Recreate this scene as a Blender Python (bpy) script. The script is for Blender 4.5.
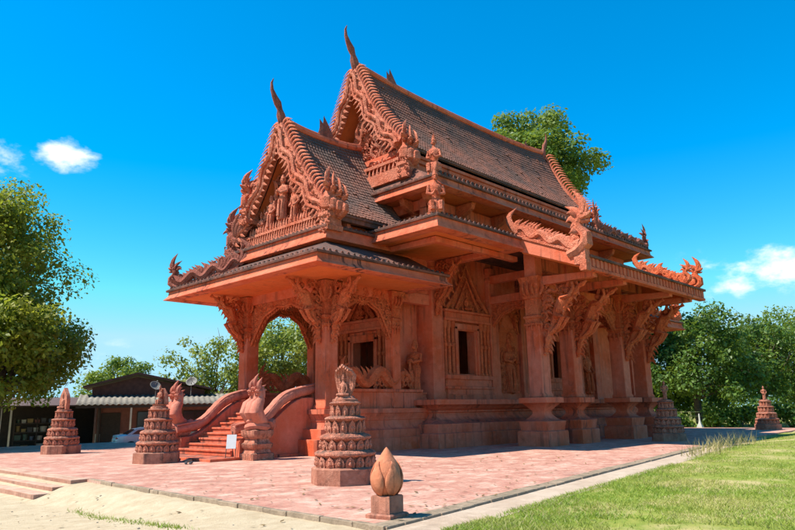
import bpy, math, random
import numpy as np
from mathutils import Matrix, Vector

for o in list(bpy.data.objects):
    bpy.data.objects.remove(o, do_unlink=True)
SC = bpy.context.scene
COL = SC.collection
R = math.radians
PI = math.pi

# ------------------------------------------------------------------ camera
CAM_H = 1.6
p_, a_, ro_ = R(12.341), R(44.025), R(-1.047)
fw = np.array([math.cos(a_), math.sin(a_), 0]); rt0 = np.array([math.sin(a_), -math.cos(a_), 0]); up = np.array([0, 0, 1.])
F_ = fw*math.cos(p_) + up*math.sin(p_); U0 = -fw*math.sin(p_) + up*math.cos(p_)
RT = rt0*math.cos(ro_) + U0*math.sin(ro_); UP = -rt0*math.sin(ro_) + U0*math.cos(ro_)
cd = bpy.data.cameras.new('camera'); cam = bpy.data.objects.new('camera', cd); COL.objects.link(cam)
cam.matrix_world = Matrix(((RT[0], UP[0], -F_[0], 0), (RT[1], UP[1], -F_[1], 0), (RT[2], UP[2], -F_[2], CAM_H), (0, 0, 0, 1)))
cd.sensor_width = 36; cd.lens = 668.95/795*36; cd.clip_end = 3000; cd.clip_start = 0.1
SC.camera = cam

# ------------------------------------------------------------------ light
SUN_AZ, SUN_EL = 146.0, 57.0           # azimuth measured from +X towards +Y
sun_dir = Vector((math.cos(R(SUN_AZ))*math.cos(R(SUN_EL)), math.sin(R(SUN_AZ))*math.cos(R(SUN_EL)), math.sin(R(SUN_EL))))
sd = bpy.data.lights.new('sun', 'SUN'); sd.energy = 4.6; sd.angle = R(0.5); sd.color = (1.0, 0.93, 0.82)
so = bpy.data.objects.new('sun', sd); COL.objects.link(so)
so.rotation_euler = sun_dir.to_track_quat('Z', 'Y').to_euler(); so.location = (-20, 30, 40)
W = bpy.data.worlds.new('World'); SC.world = W; W.use_nodes = True
wn = W.node_tree.nodes; wl = W.node_tree.links; wn.clear()
wo = wn.new('ShaderNodeOutputWorld'); bg = wn.new('ShaderNodeBackground'); bg.inputs[1].default_value = 0.15
sky = wn.new('ShaderNodeTexSky'); sky.sky_type = 'NISHITA'; sky.sun_disc = False
sky.sun_elevation = R(SUN_EL); sky.sun_rotation = R(90-SUN_AZ); sky.air_density = 1.0; sky.dust_density = 0.0; sky.ozone_density = 1.6; sky.altitude = 1800
hs = wn.new('ShaderNodeHueSaturation'); hs.inputs['Hue'].default_value = 0.489; hs.inputs['Saturation'].default_value = 1.5; hs.inputs['Value'].default_value = 0.97
wl.new(sky.outputs[0], hs.inputs['Color'])
hcap = wn.new('ShaderNodeVectorMath'); hcap.operation = 'MINIMUM'; hcap.inputs[1].default_value = (1.6, 2.95, 3.75); wl.new(hs.outputs[0], hcap.inputs[0])   # clear tropical air: the horizon stays blue
tc = wn.new('ShaderNodeTexCoord')

def wnode(t, **kw):
    n = wn.new(t)
    for k, v in kw.items(): setattr(n, k, v)
    return n

nz = wnode('ShaderNodeTexNoise'); nz.inputs['Scale'].default_value = 13; nz.inputs['Detail'].default_value = 7; nz.inputs['Roughness'].default_value = .6
sx = wnode('ShaderNodeMapping'); sx.inputs['Scale'].default_value = (1, 1, 1.9)
wl.new(tc.outputs['Generated'], sx.inputs['Vector']); wl.new(sx.outputs[0], nz.inputs['Vector'])

def pix_dir(x, y):
    d = F_*668.95 + RT*(x-397.5) - UP*(y-265.); return d/np.linalg.norm(d)

clouds = []   # (direction, half width, half height, density)
for (x, y, w, h, k) in [(60, 154, .044, .022, 1.0), (10, 152, .05, .03, .42), (800, 272, .052, .030, 1.15), (735, 265, .09, .026, .38), (180, 362, .14, .03, .30), (735, 287, .08, .02, .3)]:
    clouds.append((pix_dir(x, y), w, h, k))
for (az, el, w, h, k) in [(150, 14, .16, .05, .9), (205, 22, .13, .05, .9), (265, 12, .2, .05, .8), (320, 25, .12, .05, .9), (240, 35, .1, .05, .7), (345, 10, .2, .05, .8), (110, 12, .12, .04, .7)]:
    clouds.append((np.array([math.cos(R(az))*math.cos(R(el)), math.sin(R(az))*math.cos(R(el)), math.sin(R(el))]), w, h, k))
acc = None
for (d, w, h, k) in clouds:
    az = math.atan2(d[1], d[0]); el = math.asin(d[2])
    rot = wnode('ShaderNodeVectorRotate', rotation_type='Z_AXIS'); rot.inputs['Angle'].default_value = -az
    wl.new(tc.outputs['Generated'], rot.inputs['Vector'])
    r2 = wnode('ShaderNodeVectorRotate', rotation_type='Y_AXIS'); r2.inputs['Angle'].default_value = el
    wl.new(rot.outputs[0], r2.inputs['Vector'])
    sub = wnode('ShaderNodeVectorMath', operation='SUBTRACT'); sub.inputs[1].default_value = (1, 0, 0); wl.new(r2.outputs[0], sub.inputs[0])
    mu = wnode('ShaderNodeVectorMath', operation='MULTIPLY'); mu.inputs[1].default_value = (1.0, 1/w, 1/h); wl.new(sub.outputs[0], mu.inputs[0])
    ln = wnode('ShaderNodeVectorMath', operation='LENGTH'); wl.new(mu.outputs[0], ln.inputs[0])
    m1 = wnode('ShaderNodeMapRange'); m1.inputs['From Min'].default_value = 1.25; m1.inputs['From Max'].default_value = 0.0
    m1.inputs['To Max'].default_value = k; wl.new(ln.outputs['Value'], m1.inputs['Value'])
    if acc is None: acc = m1.outputs[0]
    else:
        mx = wnode('ShaderNodeMath', operation='MAXIMUM'); wl.new(acc, mx.inputs[0]); wl.new(m1.outputs[0], mx.inputs[1]); acc = mx.outputs[0]
ma = wnode('ShaderNodeMath', operation='MULTIPLY_ADD'); ma.inputs[1].default_value = 2.3; ma.inputs[2].default_value = -1.13; wl.new(nz.outputs[0], ma.inputs[0])
ad = wnode('ShaderNodeMath', operation='ADD'); wl.new(acc, ad.inputs[0]); wl.new(ma.outputs[0], ad.inputs[1])
gate = wnode('ShaderNodeMapRange'); gate.inputs['From Min'].default_value = 0.0; gate.inputs['From Max'].default_value = 0.12; wl.new(acc, gate.inputs['Value'])
m2 = wnode('ShaderNodeMapRange', interpolation_type='SMOOTHSTEP'); m2.inputs['From Min'].default_value = 0.12; m2.inputs['From Max'].default_value = 0.85; wl.new(ad.outputs[0], m2.inputs['Value'])
m3 = wnode('ShaderNodeMath', operation='MULTIPLY'); wl.new(m2.outputs[0], m3.inputs[0]); wl.new(gate.outputs[0], m3.inputs[1])
mixc = wnode('ShaderNodeMixRGB'); mixc.inputs[2].default_value = (4.6, 4.7, 4.9, 1)
wl.new(m3.outputs[0], mixc.inputs[0]); wl.new(hcap.outputs[0], mixc.inputs[1])
wl.new(mixc.outputs[0], bg.inputs[0]); wl.new(bg.outputs[0], wo.inputs[0])
vs = SC.view_settings; vs.view_transform = 'Standard'; vs.look = 'None'; vs.exposure = 0.94; vs.gamma = 1.0; vs.use_curve_mapping = False

# ------------------------------------------------------------------ materials
def new_mat(name):
    m = bpy.data.materials.new(name); m.use_nodes = True
    nt = m.node_tree; nt.nodes.clear()
    out = nt.nodes.new('ShaderNodeOutputMaterial'); bs = nt.nodes.new('ShaderNodeBsdfPrincipled')
    nt.links.new(bs.outputs[0], out.inputs[0])
    return m, nt, bs, out

def N(nt, t, ins=None, **kw):
    n = nt.nodes.new(t)
    for k, v in kw.items(): setattr(n, k, v)
    if ins:
        for k, v in ins.items():
            if hasattr(v, 'is_linked'): nt.links.new(v, n.inputs[k])
            else: n.inputs[k].default_value = v
    return n

def mixc_(nt, fac, a, b, mode='MIX'):
    n = nt.nodes.new('ShaderNodeMixRGB'); n.blend_type = mode
    for i, v in enumerate((fac, a, b)):
        if hasattr(v, 'is_linked'): nt.links.new(v, n.inputs[i])
        elif isinstance(v, tuple): n.inputs[i].default_value = v if len(v) == 4 else (*v, 1)
        else: n.inputs[i].default_value = v
    return n.outputs[0]

def rng(nt, v, a, b, lo=0., hi=1.):
    return N(nt, 'ShaderNodeMapRange', {'Value': v, 'From Min': a, 'From Max': b, 'To Min': lo, 'To Max': hi}).outputs[0]

def noise(nt, vec, scale, detail=4, rough=.55):
    return N(nt, 'ShaderNodeTexNoise', {'Vector': vec, 'Scale': scale, 'Detail': detail, 'Roughness': rough}).outputs[0]

def mapped(nt, vec, sc, loc=(0, 0, 0)):
    return N(nt, 'ShaderNodeMapping', {'Vector': vec, 'Scale': sc, 'Location': loc}).outputs[0]

def stone(name, base, alt, stain=(.05, .03, .025), streak=.5, top=.5, bump=.35, scale=1.0, rough=.85, patch=.5, topcol=(.09, .065, .055), grime=.25, carve=0.):
    m, nt, bs, out = new_mat(name)
    t = nt.nodes.new('ShaderNodeTexCoord'); v = t.outputs['Object']
    oi = nt.nodes.new('ShaderNodeObjectInfo')
    v = N(nt, 'ShaderNodeVectorMath', {0: v, 1: N(nt, 'ShaderNodeVectorMath', {0: oi.outputs['Random'], 1: (37., 19., 7.)}, operation='MULTIPLY').outputs[0]}, operation='ADD').outputs[0]
    n1 = noise(nt, v, .55*scale, 5, .6); n2 = noise(nt, v, 3.2*scale, 6, .65); n3 = noise(nt, v, 22*scale, 3, .6)
    c = mixc_(nt, rng(nt, n1, .35, .65), base, alt)
    lite = tuple(min(1, x*1.28+.02) for x in alt); dark = tuple(x*.62 for x in base)
    c = mixc_(nt, rng(nt, n2, .52, .75, 0, patch), c, lite)
    c = mixc_(nt, rng(nt, n2, .46, .25, 0, patch*.9), c, dark)
    c = mixc_(nt, rng(nt, n3, .55, .8, 0, .25), c, dark)
    # rain streaks with their own shape
    vs_ = mapped(nt, v, (3.6, 3.6, .16)); ns = noise(nt, vs_, 1.0*scale, 5, .7)
    ng = noise(nt, v, .35, 2, .5)
    sk = N(nt, 'ShaderNodeMath', {0: rng(nt, ns, .51, .62, 0, streak), 1: rng(nt, ng, .4, .62)}, operation='MULTIPLY').outputs[0]
    c = mixc_(nt, sk, c, stain)
    gv = noise(nt, v, 1.7*scale, 8, .78); gm = noise(nt, v, .6*scale, 3, .5)
    gf = N(nt, 'ShaderNodeMath', {0: rng(nt, gv, .54, .68, 0, grime), 1: rng(nt, gm, .42, .62, .15, 1)}, operation='MULTIPLY').outputs[0]
    c = mixc_(nt, gf, c, stain)
    # lichen and soot on upward faces
    g = nt.nodes.new('ShaderNodeNewGeometry'); sp = N(nt, 'ShaderNodeSeparateXYZ', {0: g.outputs['Normal']})
    tn = noise(nt, v, 2.4*scale, 6, .7)
    tf = N(nt, 'ShaderNodeMath', {0: rng(nt, sp.outputs[2], .55, .9, 0, top), 1: rng(nt, tn, .38, .62)}, operation='MULTIPLY').outputs[0]
    c = mixc_(nt, tf, c, topcol)
    nt.links.new(c, bs.inputs['Base Color']); bs.inputs['Roughness'].default_value = rough; bs.inputs['Specular IOR Level'].default_value = .25
    h = N(nt, 'ShaderNodeMath', {0: n2, 1: N(nt, 'ShaderNodeMath', {0: n3, 1: .45}, operation='MULTIPLY').outputs[0]}, operation='ADD').outputs[0]
    if carve:
        vo = N(nt, 'ShaderNodeTexVoronoi', {'Vector': N(nt, 'ShaderNodeVectorMath', {0: v, 1: N(nt, 'ShaderNodeTexNoise', {'Vector': v, 'Scale': 4.}).outputs[1]}, operation='ADD').outputs[0], 'Scale': carve}, feature='DISTANCE_TO_EDGE')
        ve_ = rng(nt, vo.outputs[0], 0., .22)
        h = N(nt, 'ShaderNodeMath', {0: h, 1: N(nt, 'ShaderNodeMath', {0: ve_, 1: .45}, operation='MULTIPLY').outputs[0]}, operation='ADD').outputs[0]
        c = mixc_(nt, rng(nt, vo.outputs[0], .07, 0., 0, .38), c, stain); nt.links.new(c, bs.inputs['Base Color'])
    b = N(nt, 'ShaderNodeBump', {'Height': h, 'Strength': bump, 'Distance': .06/scale})
    nt.links.new(b.outputs[0], bs.inputs['Normal'])
    return m

def flat(name, col, rough=.6, metal=0., var=.25, scale=6., bump=0.):
    m, nt, bs, out = new_mat(name)
    t = nt.nodes.new('ShaderNodeTexCoord'); n1 = noise(nt, t.outputs['Object'], scale, 5, .6)
    c = mixc_(nt, rng(nt, n1, .3, .7), tuple(x*(1-var) for x in col), tuple(min(1, x*(1+var)) for x in col))
    nt.links.new(c, bs.inputs['Base Color']); bs.inputs['Roughness'].default_value = rough; bs.inputs['Metallic'].default_value = metal
    if bump:
        b = N(nt, 'ShaderNodeBump', {'Height': n1, 'Strength': bump, 'Distance': .03}); nt.links.new(b.outputs[0], bs.inputs['Normal'])
    return m

M = {}
M['red'] = stone('red_painted_render', (.61, .104, .036), (.61, .170, .098), streak=.75, top=.5, bump=.35, patch=.55, grime=.6, stain=(.085, .034, .026))
M['slab'] = stone('weathered_red_render', (.58, .100, .038), (.60, .160, .088), streak=.95, top=1.0, bump=.4, patch=.6, grime=.65, stain=(.035, .02, .018))
M['carve'] = stone('carved_terracotta', (.62, .108, .034), (.62, .158, .066), streak=.35, top=.3, bump=.9, scale=1.6, patch=.75, grime=.5, carve=5.5, stain=(.06, .022, .016))
M['pale'] = stone('pale_highlight_carving', (.54, .120, .056), (.63, .210, .125), streak=.3, top=.3, bump=.9, scale=1.7, patch=.85, grime=.6, carve=5.5, stain=(.06, .025, .02))  # pale tone raised so the colour itself carries sunlit highlights on ornaments
M['shrine'] = stone('shrine_terracotta', (.49, .145, .082), (.56, .225, .145), streak=.7, top=1.0, bump=.9, scale=2.2, patch=.9, topcol=(.09, .065, .05), grime=.7, carve=9., stain=(.05, .03, .022))
M['bud'] = stone('bud_terracotta', (.50, .145, .068), (.57, .205, .105), streak=.45, top=.2, bump=.6, scale=3., patch=.6, grime=.45)
M['dark_block'] = stone('stained_block', (.33, .115, .07), (.42, .18, .115), streak=.95, top=.6, bump=.7, scale=2., patch=.85, grime=.95)
M['soffit'] = stone('bounce_glow_render', (.70, .150, .036), (.70, .185, .060), streak=.2, top=.2, bump=.25, patch=.35, grime=.25)  # brighter orange: bounced light from below painted into the undersides
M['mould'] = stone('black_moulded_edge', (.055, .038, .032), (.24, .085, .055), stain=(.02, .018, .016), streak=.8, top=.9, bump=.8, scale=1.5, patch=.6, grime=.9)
M['smooth_pale'] = stone('worn_serpent_render', (.47, .13, .080), (.54, .20, .135), streak=.4, top=.4, bump=.5, scale=1.5, patch=.6, grime=.5)
M['step'] = stone('dusty_step', (.36, .16, .105), (.44, .24, .17), streak=.3, top=.9, bump=.5, patch=.7, grime=.4, topcol=(.46, .36, .26))
M['weathered'] = stone('weathered_carving', (.27, .07, .045), (.37, .115, .075), streak=.4, top=.4, bump=.9, scale=1.6, patch=.7, grime=.7, carve=5.5)
M['tile'] = None
M['black'] = flat('dark_interior', (.012, .009, .008), .9)
M['wood'] = flat('dark_wood', (.045, .03, .022), .7, 0, .4, 3., .3)

def tile_mat():
    m, nt, bs, out = new_mat('roof_tile_clay')
    t = nt.nodes.new('ShaderNodeTexCoord'); v = t.outputs['Object']
    g = nt.nodes.new('ShaderNodeNewGeometry')
    n1 = noise(nt, v, .5, 5, .65); n2 = noise(nt, v, 5, 4, .6)
    c = mixc_(nt, rng(nt, n1, .38, .62), (.105, .052, .037), (.25, .082, .046))
    c = mixc_(nt, rng(nt, g.outputs['Random Per Island'], 0, 1, 0, .35), c, (.06, .045, .04))
    c = mixc_(nt, rng(nt, n2, .5, .75, 0, .5), c, (.17, .09, .063))
    nt.links.new(c, bs.inputs['Base Color']); bs.inputs['Roughness'].default_value = .8
    b = N(nt, 'ShaderNodeBump', {'Height': n2, 'Strength': .4, 'Distance': .03}); nt.links.new(b.outputs[0], bs.inputs['Normal'])
    return m
M['tile'] = tile_mat()

def paving_mat():
    m, nt, bs, out = new_mat('red_brick_paving')
    t = nt.nodes.new('ShaderNodeTexCoord'); v = N(nt, 'ShaderNodeVectorRotate', {'Vector': t.outputs['Object'], 'Angle': R(-9.)}, rotation_type='Z_AXIS').outputs[0]
    br = N(nt, 'ShaderNodeTexBrick', {'Vector': v, 'Scale': 1.0, 'Mortar Size': .016, 'Mortar Smooth': .4, 'Brick Width': .30, 'Row Height': .15, 'Bias': 0.,
                                      'Color1': (.48, .235, .170, 1), 'Color2': (.39, .168, .118, 1), 'Mortar': (.27, .16, .12, 1)})
    n0 = noise(nt, v, .22, 5, .6); n1 = noise(nt, v, 1.5, 8, .75); n2 = noise(nt, v, 9, 5, .65)
    c = br.outputs[0]
    c = mixc_(nt, rng(nt, n0, .35, .65, 0, .55), c, (.50, .28, .21))
    c = mixc_(nt, rng(nt, n1, .50, .62, 0, .75), c, (.58, .395, .305))
    c = mixc_(nt, rng(nt, n1, .47, .36, 0, .9), c, (.31, .125, .09))
    c = mixc_(nt, rng(nt, n2, .54, .66, 0, .6), c, (.28, .14, .105))
    n4 = noise(nt, v, .5, 8, .8); c = mixc_(nt, rng(nt, n4, .56, .68, 0, .55), c, (.22, .13, .105))
    nt.links.new(c, bs.inputs['Base Color']); bs.inputs['Roughness'].default_value = .85; bs.inputs['Specular IOR Level'].default_value = .2
    h = N(nt, 'ShaderNodeMath', {0: n2, 1: N(nt, 'ShaderNodeMath', {0: br.outputs[1], 1: -.8}, operation='MULTIPLY').outputs[0]}, operation='ADD').outputs[0]
    b = N(nt, 'ShaderNodeBump', {'Height': h, 'Strength': .5, 'Distance': .02}); nt.links.new(b.outputs[0], bs.inputs['Normal'])
    return m
M['paving'] = paving_mat()

def ground_mat():
    m, nt, bs, out = new_mat('sand_and_turf')
    t = nt.nodes.new('ShaderNodeTexCoord'); v = t.outputs['Object']
    sp = N(nt, 'ShaderNodeSeparateXYZ', {0: v}); x, y = sp.outputs[0], sp.outputs[1]
    n0 = noise(nt, v, .45, 6, .65); n1 = noise(nt, v, 3.0, 6, .7); n2 = noise(nt, v, 25, 4, .7)
    sand = mixc_(nt, rng(nt, n1, .3, .7), (.37, .285, .18), (.50, .41, .28))
    sand = mixc_(nt, rng(nt, n2, .55, .75, 0, .5), sand, (.33, .24, .15))
    sand = mixc_(nt, rng(nt, n0, .56, .68, 0, .55), sand, (.34, .25, .15))
    turf = mixc_(nt, rng(nt, n1, .35, .65), (.15, .21, .03), (.27, .27, .06))
    turf = mixc_(nt, rng(nt, n0, .47, .6, 0, .85), turf, (.42, .34, .16))
    # lawn lies on the side of the terrace away from the entrance
    d = N(nt, 'ShaderNodeMath', {0: x, 1: N(nt, 'ShaderNodeMath', {0: y, 1: -1.0}, operation='MULTIPLY').outputs[0]}, operation='ADD').outputs[0]
    d = N(nt, 'ShaderNodeMath', {0: d, 1: N(nt, 'ShaderNodeMath', {0: n0, 1: 2.2}, operation='MULTIPLY').outputs[0]}, operation='ADD').outputs[0]
    far = N(nt, 'ShaderNodeMath', {0: rng(nt, d, 1.6, 2.3), 1: rng(nt, y, 44., 47., 0, .6)}, operation='MAXIMUM').outputs[0]
    c = mixc_(nt, far, sand, turf)
    nt.links.new(c, bs.inputs['Base Color']); bs.inputs['Roughness'].default_value = .95; bs.inputs['Specular IOR Level'].default_value = .1
    h = N(nt, 'ShaderNodeMath', {0: n1, 1: n2}, operation='ADD').outputs[0]
    b = N(nt, 'ShaderNodeBump', {'Height': h, 'Strength': .6, 'Distance': .04}); nt.links.new(b.outputs[0], bs.inputs['Normal'])
    return m
M['ground'] = ground_mat()
M['concrete'] = stone('pale_concrete', (.38, .28, .20), (.46, .36, .27), streak=.0, top=.25, bump=.5, scale=1.5, patch=.6, topcol=(.36, .28, .2))
M['kerb'] = stone('mossy_kerb', (.26, .19, .13), (.36, .26, .18), streak=.0, top=.7, bump=.8, scale=2.2, patch=.8, topcol=(.13, .11, .07))

def leaf_mat(name, c1, c2, c3, trans=.35):
    m, nt, bs, out = new_mat(name)
    g = nt.nodes.new('ShaderNodeNewGeometry'); t = nt.nodes.new('ShaderNodeTexCoord')
    n1 = noise(nt, t.outputs['Object'], .55, 3, .5)
    c = mixc_(nt, rng(nt, g.outputs['Random Per Island'], 0, 1), c1, c2)
    c = mixc_(nt, rng(nt, n1, .45, .68, 0, .75), c, c3)
    nt.links.new(c, bs.inputs['Base Color']); bs.inputs['Roughness'].default_value = .5; bs.inputs['Specular IOR Level'].default_value = .35
    tr = N(nt, 'ShaderNodeBsdfTranslucent', {'Color': mixc_(nt, .5, c, (.35, .42, .04))})
    mx = N(nt, 'ShaderNodeMixShader', {0: trans, 1: bs.outputs[0], 2: tr.outputs[0]})
    nt.links.new(mx.outputs[0], out.inputs[0])
    return m
M['leaf_olive'] = leaf_mat('olive_leaves', (.09, .14, .014), (.26, .30, .024), (.37, .33, .03), .5)
M['leaf_dark'] = leaf_mat('dark_green_leaves', (.02, .055, .01), (.10, .19, .022), (.15, .23, .03), .3)
M['leaf_green'] = leaf_mat('bright_green_leaves', (.06, .13, .015), (.14, .22, .025), (.19, .25, .035), .4)
M['leaf_light'] = leaf_mat('light_green_leaves', (.13, .20, .03), (.23, .29, .05), (.27, .28, .06), .45)
M['grass'] = leaf_mat('grass_blades', (.16, .26, .025), (.28, .35, .04), (.42, .38, .11), .3)
M['drygrass'] = leaf_mat('dry_grass', (.30, .25, .10), (.45, .37, .18), (.25, .25, .08), .3)
M['bark'] = flat('bark', (.10, .075, .055), .9, 0, .45, 5., .8)

# ------------------------------------------------------------------ mesh builder
def vec(*a): return np.array(a, float)
def unit(a): a = np.asarray(a, float); return a/(np.linalg.norm(a)+1e-12)

class B:
    def __init__(s): s.v = []; s.f = []
    def add(s, vs, fs):
        n = len(s.v); s.v.extend([tuple(map(float, q)) for q in vs]); s.f.extend([tuple(i+n for i in q) for q in fs]); return s
    def box(s, x0, x1, y0, y1, z0, z1):
        return s.add([(x0, y0, z0), (x1, y0, z0), (x1, y1, z0), (x0, y1, z0), (x0, y0, z1), (x1, y0, z1), (x1, y1, z1), (x0, y1, z1)],
                     [(0, 3, 2, 1), (4, 5, 6, 7), (0, 1, 5, 4), (1, 2, 6, 5), (2, 3, 7, 6), (3, 0, 4, 7)])
    def rings(s, rs, cap=True, closed=False):
        n = len(rs[0]); vs = [q for r in rs for q in r]; fs = []
        m = len(rs)
        for i in range(m if closed else m-1):
            a = i*n; b = ((i+1) % m)*n
            for j in range(n):
                k = (j+1) % n; fs.append((a+j, a+k, b+k, b+j))
        if cap and not closed:
            fs.append(tuple(range(n-1, -1, -1))); fs.append(tuple((m-1)*n+j for j in range(n)))
        return s.add(vs, fs)
    def rectp(s, x0, x1, y0, y1, prof):
        return s.rings([[(x0-o, y0-o, z), (x1+o, y0-o, z), (x1+o, y1+o, z), (x0-o, y1+o, z)] for o, z in prof])
    def lathe(s, c, prof, n=12, rot=0., sx=1., sy=1.):
        return s.rings([[(c[0]+r*sx*math.cos(rot+2*PI*j/n), c[1]+r*sy*math.sin(rot+2*PI*j/n), c[2]+z) for j in range(n)] for r, z in prof])
    def tube(s, path, rad, n=6, flat=1., nrm=None):
        P = [np.asarray(q, float) for q in path]; m = len(P)
        if not hasattr(rad, '__len__'): rad = [rad]*m
        rs = []
        ref = None
        for i in range(m):
            t = unit(P[min(i+1, m-1)]-P[max(i-1, 0)])
            if nrm is not None: b = unit(np.asarray(nrm, float)-t*np.dot(nrm, t)); a = np.cross(b, t)
            else:
                if ref is None: ref = np.array([0, 0, 1.]) if abs(t[2]) < .9 else np.array([1., 0, 0])
                a = unit(np.cross(ref, t)); b = np.cross(t, a); ref = b
            r = max(rad[i], 1e-3)
            rs.append([P[i]+a*r*math.cos(2*PI*j/n)+b*r*flat*math.sin(2*PI*j/n) for j in range(n)])
        return s.rings(rs)
    def ell(s, c, r, n=8, m=5):
        c = np.asarray(c, float)
        return s.rings([[(c[0]+r[0]*math.sin(a)*math.cos(2*PI*j/n), c[1]+r[1]*math.sin(a)*math.sin(2*PI*j/n), c[2]-r[2]*math.cos(a)) for j in range(n)]
                        for a in [PI*(.04+.92*i/m) for i in range(m+1)]])
    def prism(s, pts, o, u, v, w, t):
        o, u, v, w = [np.asarray(q, float) for q in (o, u, v, w)]; n = len(pts)
        a = [o+u*p[0]+v*p[1] for p in pts]; b = [q+w*t for q in a]
        fs = [tuple(range(n-1, -1, -1)), tuple(range(n, 2*n))]+[(j, (j+1) % n, n+(j+1) % n, n+j) for j in range(n)]
        return s.add(a+b, fs)
    def merge(s, o, mat=None):
        if mat is None: return s.add(o.v, o.f)
        A = np.array(mat); V = np.array(o.v) @ A[:3, :3].T + A[:3, 3]
        return s.add(V, o.f)
    def mesh(s, name, mat, smooth=.7):
        me = bpy.data.meshes.new(name); me.from_pydata(s.v, [], s.f)
        me.materials.append(M[mat] if isinstance(mat, str) else mat)
        if smooth:
            me.polygons.foreach_set('use_smooth', [True]*len(me.polygons)); me.set_sharp_from_angle(angle=smooth)
        me.update(); return me

def frame(o, u, v, w):
    o, u, v, w = [np.asarray(q, float) for q in (o, u, v, w)]
    A = np.eye(4); A[:3, 0] = u; A[:3, 1] = v; A[:3, 2] = w; A[:3, 3] = o; return A
def place(o, yaw=0., s=1.):
    c, n = math.cos(yaw), math.sin(yaw); A = np.eye(4); A[:3, :3] = np.array([[c, -n, 0], [n, c, 0], [0, 0, 1]])*s; A[:3, 3] = o; return A

def obj(name, b, mat, parent=None, bevel=0., smooth=.7, kind=None, label=None, mw=None):
    me = b if isinstance(b, bpy.types.Mesh) else b.mesh(name, mat, smooth)
    o = bpy.data.objects.new(name, me); COL.objects.link(o)
    if mw is not None: o.matrix_world = Matrix(np.asarray(mw).tolist())
    if parent is not None:
        o.parent = parent; o.matrix_parent_inverse = INV[parent.name]
    INV[o.name] = o.matrix_world.inverted() if mw is None else Matrix(np.asarray(mw).tolist()).inverted()
    if parent is not None and parent.name in TOPS: pass
    if bevel:
        md = o.modifiers.new('bevel', 'BEVEL'); md.width = bevel; md.segments = 2; md.limit_method = 'ANGLE'; md.angle_limit = R(40)
    if kind: o['kind'] = kind
    if label: o['label'] = label
    return o
INV = {}; TOPS = set()
def thing(name, label, cat, loc=(0, 0, 0), yaw=0., s=1., group=None):
    o = bpy.data.objects.new(name, None); COL.objects.link(o); o.empty_display_size = .3
    mw = Matrix.Translation(loc) @ Matrix.Rotation(yaw, 4, 'Z') @ Matrix.Scale(s, 4)
    o.matrix_world = mw; INV[o.name] = mw.inverted(); TOPS.add(o.name)
    tag(o, label, cat, group); return o
def tag(o, label, cat, group=None):
    o['label'] = label; o['category'] = cat
    if group: o['group'] = group
    return o
def child(name, me, parent, loc=(0, 0, 0), rot=None, kind=None):
    """part given in its parent's own coordinates; mesh data may be shared"""
    o = bpy.data.objects.new(name, me); COL.objects.link(o); o.parent = parent
    if rot is None: o.location = loc
    else: o.matrix_local = rot
    if kind: o['kind'] = kind
    return o

# ------------------------------------------------------------------ ornament generators
def flame(b, base, d, side, L, w, curl=.35, thick=.35, n=6):
    """flame shaped leaf: grows along d, its tip swings towards side"""
    base = np.asarray(base, float); d = unit(d); side = unit(side); nr = np.cross(d, side)
    path = []; rad = []
    for i in range(n+1):
        t = i/n
        path.append(base + d*L*t + side*L*curl*(math.sin(t*PI*1.25)*.55 - t*t*.55))
        rad.append(w*(.55+.9*t*(1-t)*2)*(1-t**2.2)+.004)
    b.tube(path, rad, 6, thick, nrm=nr)

def curl(b, c, u, v, r, tube, turns=1.1, start=0., n=9):
    c = np.asarray(c, float); path = []; rad = []
    for i in range(n+1):
        t = i/n; a = start+t*turns*2*PI; q = r*(1-.75*t)
        path.append(c+np.asarray(u)*q*math.cos(a)+np.asarray(v)*q*math.sin(a)); rad.append(tube*(1-.5*t)*(.35+.65*min(1, t*5)))
    b.tube(path, rad, 4)

def relief(b, o, u, v, w, h, inside, n, seed, r0=.1, r1=.22, t=.055, out=.03):
    rs = random.Random(seed); o, u, v = [np.asarray(q, float) for q in (o, u, v)]; nr = np.cross(u, v)
    k = 0; tries = 0
    while k < n and tries < n*30:
        tries += 1; x = rs.uniform(0, w); y = rs.uniform(0, h)
        if not inside(x, y): continue
        k += 1; s = rs.choice((-1, 1)); r = rs.uniform(r0, r1)
        curl(b, o+u*x+v*y+nr*rs.uniform(0, out), u*s, v, r, t*rs.uniform(.7, 1.2), rs.uniform(.7, 1.3), rs.uniform(0, 6.28), 7)

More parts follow.
